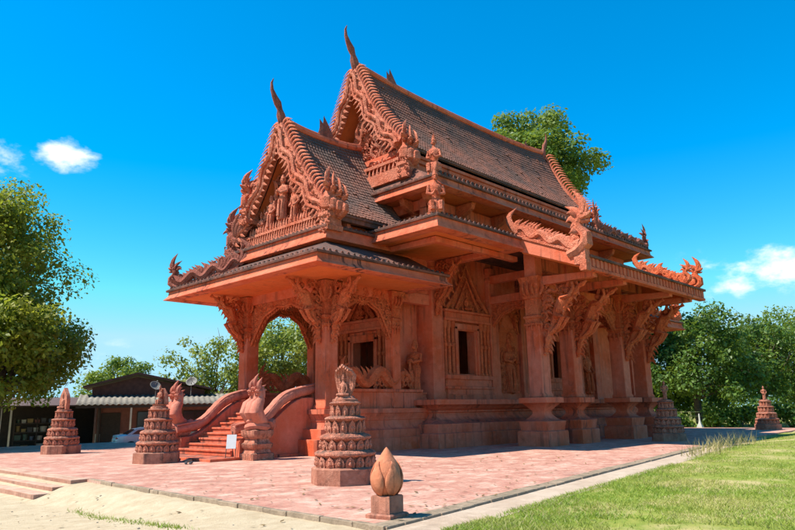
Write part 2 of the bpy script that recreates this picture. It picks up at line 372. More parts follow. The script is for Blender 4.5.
def statue(b, A, pose='stand', seed=0):
    """stone figure of unit height facing -X in its own frame, placed by matrix A"""
    s = B()
    if pose == 'kneel':
        s.lathe((0, 0, 0), [(.15, 0), (.17, .04), (.16, .16), (.12, .26)], 10)
        s.tube([(.02, .1, .2), (-.13, .09, .2), (-.15, .08, .04)], [.075, .065, .05], 6); s.tube([(.02, -.1, .2), (-.13, -.09, .2), (-.15, -.08, .04)], [.075, .065, .05], 6)
        z = .22; k = .95
    elif pose == 'sit':
        s.ell((-.05, 0, .09), (.2, .27, .09)); z = .12; k = 1.05
        s.tube([(-.05, .25, .09), (-.2, .1, .09), (-.2, -.1, .09), (-.05, -.25, .09)], [.06, .075, .075, .06], 6)
    else:
        s.lathe((0, 0, 0), [(.11, 0), (.12, .02), (.10, .1), (.095, .3), (.12, .42), (.10, .5)], 10, sx=.8)
        for q in (-1, 1): s.tube([(-.06, q*.05, .0), (-.05, q*.05, .25), (-.02, q*.055, .46)], [.045, .05, .06], 6)
        s.tube([(-.10, 0, .42), (-.115, 0, .2), (-.11, 0, .06)], [.03, .035, .05], 5)
        z = .44; k = .72
    T = lambda x, y, q: (x, y, z+q*k)
    s.rings([[(x+rx*math.cos(a), ry*math.sin(a), z+q*k) for a in [2*PI*j/10 for j in range(10)]] for (x, rx, ry, q) in
             [(0, .075, .10, -.02), (0, .065, .085, .1), (-.005, .075, .105, .22), (-.01, .075, .13, .33), (0, .055, .12, .4), (0, .03, .05, .44), (0, .03, .035, .5)]])
    for q in (-1, 1):
        if pose in ('stand', 'kneel') and seed % 2 == 0:
            s.tube([T(0, q*.13, .37), T(-.03, q*.165, .2), T(-.12, q*.06, .16), T(-.15, q*.01, .24)], [.042, .036, .03, .028], 6)
        else:
            s.tube([T(0, q*.13, .37), T(.0, q*.17, .18), T(-.09, q*.13, .03), T(-.13, q*.07, .0)], [.042, .036, .03, .028], 6)
        s.ell(T(0, q*.06, .57), (.012, .014, .035), 6, 4)
    s.ell(T(-.01, 0, .57), (.055, .05, .07), 8, 6)
    s.ell(T(-.065, 0, .56), (.012, .012, .02), 6, 4)
    zt = .63; top = (1-z)/k
    s.lathe((0, 0, z), [(.058, (zt-.02)*k), (.064, zt*k), (.05, (zt+.03)*k), (.05, (zt+.05)*k), (.034, (zt+.1)*k), (.036, (zt+.12)*k), (.02, (zt+(top-zt)*.55)*k), (.004, top*k)], 8)
    b.merge(s, A)

def naga_head(b, A, crest=5, openj=True):
    """rearing crested naga head of unit height facing -X in its own frame"""
    s = B()
    path = [(.22, 0, .0), (.05, 0, .05), (-.10, 0, .16), (-.10, 0, .30), (.0, 0, .42), (.02, 0, .52), (-.05, 0, .60)]
    s.tube(path, [.11, .125, .13, .115, .09, .085, .08], 8, .8)
    s.tube([(.0, 0, .60), (-.09, 0, .61), (-.16, 0, .62), (-.22, 0, .66)], [.085, .085, .06, .02], 7, .85)   # upper jaw
    s.tube([(.0, 0, .55), (-.10, 0, .53), (-.16, 0, .52), (-.20, 0, .53)], [.06, .05, .035, .012], 6, .85)     # lower jaw
    for q in (-1, 1):
        s.ell((-.08, q*.065, .655), (.03, .022, .03), 6, 4)
        flame(s, (.03, q*.05, .60), (.5, q*.5, .6), (0, 0, 1), .2, .05, .3)
        flame(s, (.0, q*.09, .3), (.45, q*.8, .3), (0, 0, 1), .17, .05, .3)
    flame(s, (-.04, 0, .64), (.04, 0, 1), (-1, 0, 0), .46, .085, .25, .6)
    flame(s, (-.10, 0, .64), (-.15, 0, 1), (-1, 0, 0), .26, .05, .25, .6)
    flame(s, (.02, 0, .62), (.5, 0, .85), (-1, 0, 0), .27, .07, .35, .45)
    flame(s, (.06, 0, .54), (.9, 0, .5), (0, 0, 1), .22, .06, .35, .45)
    for i in range(crest):
        t = i/max(1, crest-1); z = .10+.36*t
        flame(s, (.06-.04*t+(.06 if t < .3 else 0), 0, z), (.9, 0, .35), (0, 0, 1), .17, .05, .4, .45)
    b.merge(s, A)

def bracket(b, p, d, reach, z0, z1, seed=0, scale=1.):
    """carved eave bracket from a column face: lower tip at z0, reaching out by `reach` at z1"""
    rs = random.Random(seed); p = np.asarray(p, float); d = unit(d); sd_ = np.cross((0, 0, 1.), d); H = z1-z0; zz = np.array([0, 0, 1.])
    P = lambda a, t: p+d*reach*a+zz*(z0+H*t)
    body = [P(.02, .0), P(.06, .12), P(.13, .28), P(.25, .45), P(.42, .62), P(.62, .79), P(.80, .91), P(.99, .985)]
    fine = []; rad = []
    for i in range(29):
        q = i/28*7; j = min(6, int(q)); fr = q-j; fine.append(body[j]*(1-fr)+body[j+1]*fr); rad.append(scale*(.06+.085*math.sin(PI*min(1, .08+i/30))+.028*math.sin(i*1.9+seed)))
    b.tube(fine, rad, 7)
    # figure riding the bracket: trunk, head with crown, arms raised to the eave, bent legs
    b.tube([P(.30, .50), P(.36, .62), P(.46, .76), P(.50, .84)], [.17*scale, .19*scale, .21*scale, .10*scale], 8)
    b.ell(P(.56, .89), (.13*scale,)*3); flame(b, P(.55, .93), zz+d*.3, d, .34*scale, .08*scale, .3, .8)
    for q in (-1, 1):
        o_ = sd_*q*.13*scale
        b.tube([P(.46, .78)+o_, P(.66, .80)+o_*1.6, P(.74, .90)+o_, P(.72, .99)+o_], [.085*scale, .075*scale, .065*scale, .06*scale], 6)
        b.tube([P(.32, .54)+o_, P(.48, .50)+o_*1.4, P(.36, .38)+o_, P(.20, .30)+o_], [.12*scale, .10*scale, .085*scale, .06*scale], 6)
        for i in range(13):
            t = rs.uniform(.2, .98); a = rs.uniform(0, 1)*max(.04, (t-.12))*.95
            curl(b, P(a, t)+sd_*q*rs.uniform(.02, .12), d*rs.choice((-1, 1)), zz, rs.uniform(.12, .24)*scale, .062*scale, rs.uniform(.7, 1.2), rs.uniform(0, 6), 7)
    for i in range(13):
        t = .05+.068*i; a = .05+.92*(max(0, t-.08))**1.5
        flame(b, P(a+.02, t)-zz*.03, d*.9-zz*.35, zz, .25*scale*rs.uniform(.8, 1.2), .075*scale, .45, .6)
    for i in range(7): flame(b, P(.02, .35+.09*i), d+zz*.7, zz, (.3+.09*i)*scale, .10*scale, .4, .6)

def arch_panel(b, p0, p1, zt, dm, ds, th, seed, n=40):
    """pierced cusped valance between two supports, hanging from zt"""
    p0, p1 = np.asarray(p0, float), np.asarray(p1, float); L = np.linalg.norm(p1-p0); u = (p1-p0)/L; z = np.array([0, 0, 1.]); w = np.cross(u, z)
    K = 28; low = []
    def lowz(t):
        q = abs(2*t-1); return zt-(dm+(ds-dm)*q**2.8+.09*abs(math.sin(t*PI*5)))
    for i in range(K+1): low.append((L*i/K, lowz(i/K)))
    for i in range(K):
        (x0, z0), (x1, z1) = low[i], low[i+1]
        vs_ = []
        for s in (-th/2, th/2): vs_ += [p0+u*x0+w*s+z*z0, p0+u*x1+w*s+z*z1, p0+u*x1+w*s+z*zt, p0+u*x0+w*s+z*zt]
        b.add(vs_, [(0, 1, 2, 3), (7, 6, 5, 4), (0, 4, 5, 1)])
    rad = [.055]*(K+1)
    for s in (-1, 1): b.tube([p0+u*x+w*s*th*.5+z*zz for x, zz in low], rad, 5)
    for i in range(1, K): flame(b, p0+u*low[i][0]+z*(low[i][1]+.04), (0, 0, -1), u*(1 if i < K/2 else -1), .20, .07, .3, .6)
    for s in (-1, 1):
        relief(b, p0+w*s*(th/2+.01)+z*(zt-ds), u, z, L, ds, lambda x, y: (zt-ds+y) > lowz(x/L)+.1 and y < ds-.08, int(n*1.7), seed+s, .09, .20, .07, .05)

def petal_mesh(w, h, t):
    b = B(); pts = [(-w*.42, 0), (w*.42, 0), (w*.5, h*.4), (w*.36, h*.72), (0, h), (-w*.36, h*.72), (-w*.5, h*.4)]
    b.prism(pts, (0, 0, 0), (0, 1, 0), (-.12, 0, 1), (-1, 0, 0), t*.5)
    b.ell((-t*.55, 0, h*.36), (t*.55, w*.26, h*.27), 6, 4); b.ell((-t*.6, 0, h*.70), (t*.4, w*.13, h*.12), 6, 4)
    return b

# ================================================================== SETTING
rnd = random.Random(5)
XC, YC = 31.6, 23.8
EDGE = [(7.05, 7.15), (16.06, 8.6), (27.5, 10.4), (37., 11.6), (53., 12.6)]
FRONT = [(7.05, 7.15), (7.3, 14.8), (7.5, 19.9), (7.7, 44.)]
def edge_y(x):
    for (x0, y0), (x1, y1) in zip(EDGE, EDGE[1:]):
        if x <= x1: return y0+(y1-y0)*(x-x0)/(x1-x0)
    return EDGE[-1][1]
def smooth01(t): t = max(0., min(1., t)); return t*t*(3-2*t)
def gz(x, y):
    z = -.10
    z = -.07 if x < 9 else -.10
    z -= .34*smooth01((7.15-x)/1.3)*smooth01((y-8)/8)
    z -= .45*smooth01((y-44.5)/1.5)
    z -= .25*smooth01((x-53.3)/2)
    if x > 7:
        d = edge_y(min(x, 52))-y
        if d > 0: z = -.05+.05*smooth01((d-1)/4)*(.6+.4*math.sin(x*.31+y*.2))+.10*smooth01((x-20)/14)*smooth01((d-.6)/2.0)
    h = math.hypot(x-25, y-20)
    if h > 90: z -= 0.4*smooth01((h-90)/60)
    return z
gx = np.unique(np.concatenate([np.arange(-12, 64, 1.0), np.arange(5, 12, .25), np.array([-1500, -800, -400, -200, -100, -60, -35, -20, 70, 80, 95, 120, 160, 240, 400, 800, 1500])]))
gy = np.unique(np.concatenate([np.arange(-12, 64, 1.0), np.arange(4, 14, .25), np.array([-1500, -800, -400, -200, -100, -60, -35, -20, 70, 80, 95, 120, 160, 240, 400, 800, 1500])]))
b = B(); nx, ny = len(gx), len(gy)
b.v = [(float(x), float(y), gz(x, y)+(rnd.uniform(-.012, .012) if abs(x) < 60 else 0)) for y in gy for x in gx]
def inside_plat(x, y): return 8.5 < x < 52 and edge_y(x)+1.2 < y < 43
b.f = [(j*nx+i, j*nx+i+1, (j+1)*nx+i+1, (j+1)*nx+i) for j in range(ny-1) for i in range(nx-1)]
for k, (x, y, z) in enumerate(b.v):
    if inside_plat(x, y): b.v[k] = (x, y, -.3)
g = obj('ground', b, 'ground'); g['kind'] = 'structure'

# raised terrace with paving
poly = [EDGE[0]]+EDGE[1:]+[(53., 44.)]+FRONT[:0:-1]
b = B(); n = len(poly)
b.add([(x, y, 0) for x, y in poly]+[(x, y, -.6) for x, y in poly], [tuple(range(n))]+[(j, n+j, n+(j+1) % n, (j+1) % n) for j in range(n)])
terrace = obj('paved_terrace', b, 'paving', smooth=0); terrace['kind'] = 'structure'; INV[terrace.name] = Matrix.Identity(4)
def kerb_run(pts, width, l0, out=.0, z=.012, mat='kerb', nm='kerb_stone', maxn=120, h=.3, off=0.):
    k = 0; rs = random.Random(len(pts)*7)
    for (p, q) in zip(pts, pts[1:]):
        p, q = np.array([*p, 0.]), np.array([*q, 0.]); L = np.linalg.norm(q-p); u = (q-p)/L; w = np.array([-u[1], u[0], 0])
        if np.dot(w, np.array([30, 26, 0])-p) < 0: w = -w
        x = 0
        while x < L-.05 and k < maxn:
            l = min(l0*rs.uniform(.8, 1.2), L-x); bb = B(); dz = rs.uniform(-.008, .01); j = rs.uniform(-.012, .012)
            o = p+u*x+w*(off+j)
            vs_ = [o+u*.008, o+u*(l-.008), o+u*(l-.008)+w*width, o+u*.008+w*width]
            bb.add([tuple(q_+[0, 0, -h]) for q_ in vs_]+[tuple(q_+[0, 0, z+dz]) for q_ in vs_], [(0, 3, 2, 1), (4, 5, 6, 7), (0, 1, 5, 4), (1, 2, 6, 5), (2, 3, 7, 6), (3, 0, 4, 7)])
            obj(nm, bb, mat, terrace, smooth=0, bevel=.012); x += l; k += 1
kerb_run(EDGE[:4], .34, .55, off=-.03)
kerb_run([FRONT[0], FRONT[1], (7.48, 18.6)], .10, .8, off=-.03)
# pale concrete apron strip along the lawn side and the corner
b = B()
pts_in = [(x, y-.02) for x, y in EDGE[:4]]; pts_in[0] = (7.0, 7.1)
vs_ = []
for (x, y) in pts_in: vs_ += [(x, y, -.03), (x+.12, y-.85, -.045)]
b.add(vs_, [(2*i, 2*i+1, 2*i+3, 2*i+2) for i in range(len(pts_in)-1)])
ap = obj('concrete_apron', b, 'concrete', smooth=0); ap['kind'] = 'structure'

# three steps down from the terrace at the left
for i, (xo, zt) in enumerate([(7.52, .012), (7.05, -.12), (6.60, -.25)]):
    bb = B(); bb.box(xo-.48, xo+.02, 18.7-.08*i, 30., zt-.6, zt)
    obj('step', bb, 'step', terrace, bevel=.015)

# ================================================================== TEMPLE
T = thing('temple', 'red stone temple hall with tiered tiled roof, horned gables and columned porch', 'temple', (XC, YC, 0))
HX0, HX1, HY0, HY1 = 23.7, 39.7, 20.7, 26.9
PLP = [(1.45, -.05), (1.45, .60), (1.40, .64), (1.34, .64), (1.36, 1.02), (1.30, 1.04), (1.12, 1.06), (.86, 1.20), (.72, 1.36), (.70, 1.50), (.80, 1.52), (.80, 1.60), (1.0, 1.70), (1.18, 1.84), (1.30, 1.85), (1.30, 2.08)]
b = B(); b.rectp(HX0, HX1, HY0, HY1, PLP); obj('plinth', b, 'red', T, bevel=.015)
k = 1.73/2.08
PPP = [(.35+(o-1.45)*.28, z*k) for o, z in PLP]
b = B(); b.rectp(17.2, 23.0, HY0, HY1, PPP); obj('porch_plinth', b, 'red', T, bevel=.015)
b = B(); b.rectp(40.5, 45.2, HY0, HY1, PPP); obj('porch_plinth', b, 'red', T, bevel=.015)
b = B(); b.box(19., 23.2, 21.3, 26.3, 1.6, 1.76); obj('porch_floor', b, 'slab', T)
# front return steps beside the stair
for zt, o in ((.60, .38), (.98, .16)):
    b = B(); b.box(16.85-o, 17.0, 20.37-o*.2, 21.55, -.05, zt); obj('plinth_step', b, 'red', T, bevel=.02)

# hall walls with openings
def wall_x(y0, y1, xs, z0, z1, ops, nm='wall'):
    """wall running along X between y0 and y1; ops are (x0, x1, zsill, ztop)"""
    b = B(); x = xs[0]
    for (a, c, s, t) in sorted(ops):
        b.box(x, a, y0, y1, z0, z1); b.box(a, c, y0, y1, z0, s); b.box(a, c, y0, y1, t, z1); x = c
    b.box(x, xs[1], y0, y1, z0, z1); obj(nm, b, 'red', T)
WIN = [(25.75, 27.05), (34.4, 35.7)]
wall_x(20.9, 21.3, (24.0, 39.4), 2.05, 11.2, [(a, c, 3.34, 5.51) for a, c in WIN])
wall_x(26.3, 26.7, (24.0, 39.4), 2.05, 11.2, [])
b = B(); b.box(24.0, 24.4, 21.3, 23.1, 2.05, 11.2); b.box(24.0, 24.4, 24.5, 26.3, 2.05, 11.2); b.box(24.0, 24.4, 23.1, 24.5, 5.0, 11.2); obj('wall', b, 'red', T)
b = B(); b.box(39.0, 39.4, 21.3, 26.3, 2.05, 11.2); obj('wall', b, 'red', T)
b = B(); b.box(24.4, 39.0, 21.3, 26.3, 2.0, 2.06); obj('hall_floor', b, 'wood', T)
# vestibule in front of the hall
b = B(); b.box(22.2, 22.6, 21.7, 23.05, 1.76, 8.6); b.box(22.2, 22.6, 24.5, 25.9, 1.76, 8.6); b.box(22.2, 22.6, 23.05, 24.5, 4.95, 8.6)
b.box(22.6, 24.0, 21.7, 22.0, 1.76, 8.6); b.box(22.6, 24.0, 25.6, 25.9, 1.76, 8.6); obj('vestibule_wall', b, 'red', T)
# pilasters of the hall
def pilaster(x0, x1, y0, y1, z0, z1, nm='pilaster'):
    b = B(); b.rectp(x0, x1, y0, y1, [(0.03, z0), (.03, z0+.35), (0, z0+.4), (0, z1-.7), (.05, z1-.68), (.05, z1-.55), (0, z1-.53), (0, z1-.3), (.07, z1-.26), (.07, z1)])
    obj(nm, b, 'red', T, bevel=.012)
pilaster(23.7, 24.5, 20.7, 21.95, 2.08, 8.9); pilaster(23.7, 24.5, 25.65, 26.9, 2.08, 8.9)
for x in (28.25, 31.05, 33.0, 36.85): pilaster(x, x+.7, 20.66, 20.95, 2.08, 8.9)
pilaster(39.0, 39.7, 20.62, 21.3, 2.08, 8.9)
b = B(); b.box(24.5, 39.0, 20.80, 20.93, 2.08, 2.42); b.box(24.5, 39.0, 20.84, 20.93, 2.42, 2.55); obj('skirting', b, 'red', T, bevel=.02)
# carved relief panels on the side wall
for j, (x0, x1) in enumerate([(29.15, 30.85), (37.7, 38.9)]):
    b = B(); b.box(x0, x1, 20.86, 20.93, 2.12, 5.9)
    statue(b, place(((x0+x1)/2, 20.84, 2.45), PI/2, 2.9), 'stand', j)
    relief(b, (x0, 20.84, 2.15), (1, 0, 0), (0, 0, 1), x1-x0, 3.6, lambda x, y: y > .3 and (y < 2.2+1.4*(1-abs(2*x/(x1-x0)-1))), 60, 50+j, .1, .22, .05)
    obj('wall_relief', b, 'carve', T)
    b = B(); arch_panel(b, (x0-.05, 20.8, 0), (x1+.05, 20.8, 0), 7.3, .5, 1.7, .12, 70+j, 30); obj('valance', b, 'carve', T)

def opening_frame(o, u, nr, w, zs, zt, zb, zl, za, seed, name):
    """ornate surround: opening w wide between zs and zt, plinth at zb, lintel top zl, pediment tip za; o is the centre of the opening on the wall plane"""
    o, u, nr = [np.asarray(q, float) for q in (o, u, nr)]; z = np.array([0, 0, 1.])
    A = lambda x, d, q: o+u*x+nr*d+z*q
    def bx(b, x0, x1, d0, d1, z0, z1):
        vs_ = [A(x, d, q) for q in (z0, z1) for (x, d) in ((x0, d0), (x1, d0), (x1, d1), (x0, d1))]
        b.add(vs_, [(0, 3, 2, 1), (4, 5, 6, 7), (0, 1, 5, 4), (1, 2, 6, 5), (2, 3, 7, 6), (3, 0, 4, 7)])
    par = B(); h = w/2
    for s in (-1, 1):
        for (a, c, d) in ((h, h+.14, .10), (h+.14, h+.3, .17)):
            x0, x1 = sorted((s*a, s*c)); bx(par, x0, x1, -.02, d, zs-.1, zt+.12)
    bx(par, -h-.3, h+.3, -.02, .17, zt, zt+.28); bx(par, -h, h, -.02, .10, zt-.05, zt+.02)
    root = obj(name, par, 'red', T, bevel=.01)
    for s in (-1, 1):                       # ringed colonnettes
        for off in (.48, .78, 1.06):
            b = B(); c = A(s*(h+off), .12, 0); H = zl-.55-zb
            prof = [(.14, 0), (.14, .28), (.10, .3), (.09, H*.3), (.125, H*.31), (.125, H*.33), (.09, H*.34), (.09, H*.66), (.13, H*.67), (.13, H*.71), (.09, H*.72), (.09, H*.9), (.14, H*.93), (.14, H)]
            b.lathe((c[0], c[1], zb), prof, 8); obj('colonnette', b, 'carve', root)
    b = B()
    for (e, d, q0, q1) in ((1.25, .36, zb, zb+.22), (1.15, .28, zb+.22, zb+.5), (1.25, .34, zb+.5, zb+.62), (1.1, .24, zb+.62, zs-.28), (1.2, .32, zs-.28, zs-.08)): bx(b, -h-e+.02, h+e-.02, -.02, d, q0, q1)
    obj('sill', b, 'red', root, bevel=.012)
    b = B()
    for (e, d, q0, q1) in ((1.2, .3, zl-.55, zl-.42), (1.12, .24, zl-.42, zl-.12), (1.25, .36, zl-.12, zl)): bx(b, -h-e, h+e, -.02, d, q0, q1)
    obj('lintel', b, 'red', root, bevel=.012)
    b = B(); HW = h+1.0; HH = za-zl
    def ped(k, d0, d1, hh):
        pts = [(-HW*k, 0), (HW*k, 0), (HW*k*.55, hh*.34), (HW*k*.22, hh*.68), (0, hh), (-HW*k*.22, hh*.68), (-HW*k*.55, hh*.34)]
        b.prism(pts, A(0, d0, zl), u, z, nr, d1-d0)
    ped(.92, 0, .10, HH*.86)
    for s in (-1, 1):
        b.tube([A(s*HW, .2, zl+.05), A(s*HW*.55, .2, zl+HH*.34), A(s*HW*.22, .2, zl+HH*.68), A(0, .2, zl+HH)], [.11, .10, .09, .04], 6)
        b.tube([A(s*HW*.55, .2, zl+.05), A(s*HW*.3, .22, zl+HH*.3), A(0, .22, zl+HH*.66)], [.08, .07, .04], 6)
        for i in range(6):
            t = i/6; flame(b, A(s*HW*(1-t)**1.3, .2, zl+.1+HH*.95*t), z*.8+u*s*.5, u*s, .34, .09, .3)
    for i in range(9): flame(b, A(-HW+2*HW*i/8, .26, zl-.02), z, u*(1 if i < 4 else -1), .26, .08, .15)
    relief(b, A(-HW, .12, zl), u, z, 2*HW, HH, lambda x, y: y < HH*.8*(1-abs(x/HW-1))**1.2, 26, seed, .07, .15, .045)
    statue(b, place(A(0, .2, zl+.05), math.atan2(-nr[1], -nr[0]), HH*.42), 'sit', 1)
    obj('pediment', b, 'carve', root)
    return root
for i, (a, c) in enumerate(WIN): opening_frame(((a+c)/2, 20.9, 0), (1, 0, 0), (0, -1, 0), c-a, 3.34, 5.51, 2.10, 6.42, 8.85, 20+i, 'window_surround')
opening_frame((22.2, 23.78, 0), (0, -1, 0), (-1, 0, 0), 1.44, 1.80, 4.95, 1.76, 5.95, 7.9, 31, 'door_surround')

# ---- eave slabs
def slab(x0, x1, y0, y1, z0, z1, nm='eave_slab', lip=.07, soffit=.12, open_y=None):
    b = B(); h = z1-z0
    prof = [(-.5, z0+soffit), (-.42, z0+.02), (-.02, z0), (0, z0+.01), (lip+.11, z0+.02), (lip+.11, z0+h*.08), (.02, z0+h*.42), (0, z0+h*.80), (.05, z0+h*.84), (.05, z1-.03), (.02, z1)]
    b.rectp(x0, x1, y0, y1, prof); o = obj(nm, b, 'slab', T)
    b = B(); b.rectp(x0, x1, y0, y1, [(.055, z1-.11), (.10, z1-.10), (.11, z1-.02), (.05, z1+.025)]); obj('drip_edge', b, 'mould', o)
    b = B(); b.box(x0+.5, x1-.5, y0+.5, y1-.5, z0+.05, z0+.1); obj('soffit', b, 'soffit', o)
    return o
def rib_row(p, q, step, z, h, d, nr, nm, parent, r=.06, mat='mould', zlow=None):
    """row of small rounded tile ends along an eave edge"""
    p, q, nr = [np.asarray(v_, float) for v_ in (p, q, nr)]; L = np.linalg.norm(q-p); u = (q-p)/L; b = B(); n = int(L/step)
    for i in range(n):
        c = p+u*(step*(i+.5))+nr*d
        w = r*(.85+.3*((i*7) % 5)/5)
        b.prism([(-w, 0), (w, 0), (w, h*.65), (w*.55, h*.95), (-w*.55, h*.95), (-w, h*.65)], c+np.array([0, 0, z]), u, (0, 0, 1), nr, .07)
    return obj(nm, b, mat, parent, kind='stuff', smooth=.5)

s1 = slab(14.8, 22.0, 18.3, 29.3, 6.85, 7.36)
rib_row((14.8, 18.4, 0), (14.8, 29.2, 0), .3, 7.34, .12, .0, (-1, 0, 0), 'eave_tile_ends', s1)
rib_row((14.9, 18.3, 0), (21.9, 18.3, 0), .3, 7.34, .12, .0, (0, -1, 0), 'eave_tile_ends', s1)
def skirt(x0, x1, y0, y1, z0, X0, X1, Y0, Y1, z1, nm, mat='tile'):
    b = B(); lo = [(x0, y0, z0), (x1, y0, z0), (x1, y1, z0), (x0, y1, z0)]; hi = [(X0, Y0, z1), (X1, Y0, z1), (X1, Y1, z1), (X0, Y1, z1)]
    b.rings([lo, hi]); return obj(nm, b, mat, T)
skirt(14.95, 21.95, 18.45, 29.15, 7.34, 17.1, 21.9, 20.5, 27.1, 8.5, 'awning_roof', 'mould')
s2 = slab(16.76, 20.5, 20.15, 27.45, 8.42, 9.05)
rib_row((16.76, 20.2, 0), (16.76, 27.4, 0), .28, 9.03, .10, .0, (-1, 0, 0), 'eave_tile_ends', s2)
rib_row((16.8, 20.15, 0), (19.3, 20.15, 0), .28, 9.03, .10, .0, (0, -1, 0), 'eave_tile_ends', s2)
b = B(); b.box(17.3, 24.0, 20.9, 26.7, 6.9, 9.5); obj('porch_ceiling_block', b, 'red', T)
# tier B around the hall front, tier A above
sb = slab(19.4, 25.2, 16.52, 31.08, 8.64, 9.24)
sb2 = slab(38.4, 44.0, 16.52, 31.08, 8.64, 9.24)
rib_row((19.5, 16.52, 0), (25.1, 16.52, 0), .3, 9.22, .13, .0, (0, -1, 0), 'eave_tile_ends', sb)
rib_row((19.4, 16.6, 0), (19.4, 20.0, 0), .3, 9.22, .13, .0, (-1, 0, 0), 'eave_tile_ends', sb)
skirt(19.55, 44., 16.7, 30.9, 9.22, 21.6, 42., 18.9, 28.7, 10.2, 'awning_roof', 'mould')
sa = slab(21.0, 42.4, 17.86, 29.74, 11.14, 11.68)
rib_row((21.1, 17.86, 0), (42.3, 17.86, 0), .32, 11.66, .20, -.02, (0, -1, 0), 'eave_tile_ends', sa, .09)
rib_row((21.0, 17.96, 0), (21.0, 29.6, 0), .32, 11.66, .10, -.02, (-1, 0, 0), 'eave_tile_ends', sa, .09)
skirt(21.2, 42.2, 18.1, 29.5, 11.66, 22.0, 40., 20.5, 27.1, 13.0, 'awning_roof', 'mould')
b = B(); b.rectp(22.1, 39.6, 20.75, 26.85, [(0, 11.0), (0, 12.6), (.08, 12.62), (.08, 12.9), (.0, 12.92), (.0, 13.4), (.12, 13.45), (.12, 13.62), (.2, 13.66), (.2, 13.95)]); obj('attic_wall', b, 'red', T)
b = B(); b.box(24.1, 39.3, 21.0, 26.6, 9.0, 11.3); obj('upper_wall', b, 'red', T)
# dark beams seen under the upper eaves
b = B(); b.box(21.9, 24.2, 19.3, 19.7, 10.2, 10.7); b.box(21.9, 41.5, 19.3, 19.65, 10.65, 11.13); b.box(22.0, 22.4, 19.7, 28.0, 10.65, 11.13); obj('eave_beam', b, 'red', T, bevel=.01)
def console(p, d, reach, z0, z1, nm='console'):
    p = np.asarray(p, float); d = unit(d); w = np.cross((0, 0, 1.), d); H = z1-z0; b = B()
    pts = [(0, 0), (reach*.10, H*.02), (reach*.28, H*.22), (reach*.34, H*.46), (reach*.6, H*.56), (reach*.92, H*.74), (reach, H), (0, H)]
    b.prism(pts, p+np.array([0, 0, z0])-w*.14, d, (0, 0, 1), w, .28); b.tube([p+d*reach*.3-w*.17+np.array([0, 0, z0+H*.4]), p+d*reach*.3+w*.17+np.array([0, 0, z0+H*.4])], .11, 8); obj(nm, b, 'carve', T, bevel=.02)
for y in (18.9, 20.3, 21.7, 25.9, 27.3): console((22.6, y, 0), (-1, 0, 0), 1.3, 10.0, 11.14)
for x in (24.2, 27.0, 29.8, 32.6, 35.4, 38.2): console((x, 19.6, 0), (0, -1, 0), 1.3, 10.0, 11.14)
b = B(); b.box(22.4, 40.4, 19.6, 28.0, 9.9, 11.0); obj('upper_wall', b, 'red', T)

# rear porch
s3 = slab(41.5, 47.6, 18.3, 29.3, 6.80, 7.36)
skirt(41.6, 47.4, 18.45, 29.15, 7.34, 42., 45., 20.5, 27.1, 8.5, 'awning_roof', 'mould')
b = B(); b.box(39.4, 45., 20.9, 26.7, 6.9, 9.5); obj('porch_ceiling_block', b, 'red', T)

# lean-to roof over the side colonnade
LX0, LX1, LY0, LY1 = 25.2, 38.45, 13.39, 16.6; SYY = 16.7
b = B(); zo0, zo1, zi0, zi1 = 7.35, 7.88, 8.60, 9.24
b.add([(x, y, z) for x in (LX0, LX1) for (y, z) in ((LY0, zo0), (LY0, zo1), (LY1, zi1), (LY1, zi0))], [(0, 1, 2, 3), (7, 6, 5, 4), (0, 4, 5, 1), (1, 5, 6, 2), (2, 6, 7, 3), (3, 7, 4, 0)])
lean = obj('lean_to_roof', b, 'slab', T, bevel=.02)
rib_row((LX0+.1, LY0, 0), (LX1, LY0, 0), .36, zo0+.12, .5, -.03, (0, -1, 0), 'eave_tile_ends', lean, .09, 'slab')
b = B(); b.box(LX0, LX1, LY0-.06, LY0+.3, zo0-.04, zo0+.10); obj('eave_moulding', b, 'slab', lean, bevel=.02)
b = B(); b.box(LX0+.3, LX1+.05, LY0-.12, LY0+.2, zo1-.05, zo1+.07); obj('drip_edge', b, 'mould', lean, bevel=.02)
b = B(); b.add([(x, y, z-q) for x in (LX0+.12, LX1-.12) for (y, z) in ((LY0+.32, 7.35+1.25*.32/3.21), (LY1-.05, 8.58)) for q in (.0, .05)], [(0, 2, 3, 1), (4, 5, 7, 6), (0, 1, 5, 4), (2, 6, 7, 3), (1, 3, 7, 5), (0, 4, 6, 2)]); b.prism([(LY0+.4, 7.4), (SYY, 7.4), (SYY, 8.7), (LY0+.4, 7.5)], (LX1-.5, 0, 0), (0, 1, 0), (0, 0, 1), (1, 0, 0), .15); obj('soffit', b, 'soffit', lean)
b = B(); b.box(LX0-.05, LX0+.35, LY0-.05, LY0+.5, zo1-.35, zo1+.42); b.box(LX0-.09, LX0+.30, LY0-.09, LY0+.22, zo0-.12, zo1-.2); obj('corner_block', b, 'pale', lean, bevel=.02)
# capped verge of the lean-to
dv = unit((0, LY1-LY0, zi1-zo1))
b = B(); b.add([(x, y, z) for x in (LX0-.06, LX0+.34) for (y, z) in ((LY0, zo1+.0), (LY0, zo1+.10), (LY1, zi1+.10), (LY1, zi1))], [(0, 1, 2, 3), (7, 6, 5, 4), (0, 4, 5, 1), (1, 5, 6, 2), (2, 6, 7, 3), (3, 7, 4, 0)]); obj('verge_cap', b, 'pale', lean)

b = B(); b.box(39.4, 45.0, 21.6, 25.9, 1.7, 8.6); obj('rear_vestibule_wall', b, 'red', T)
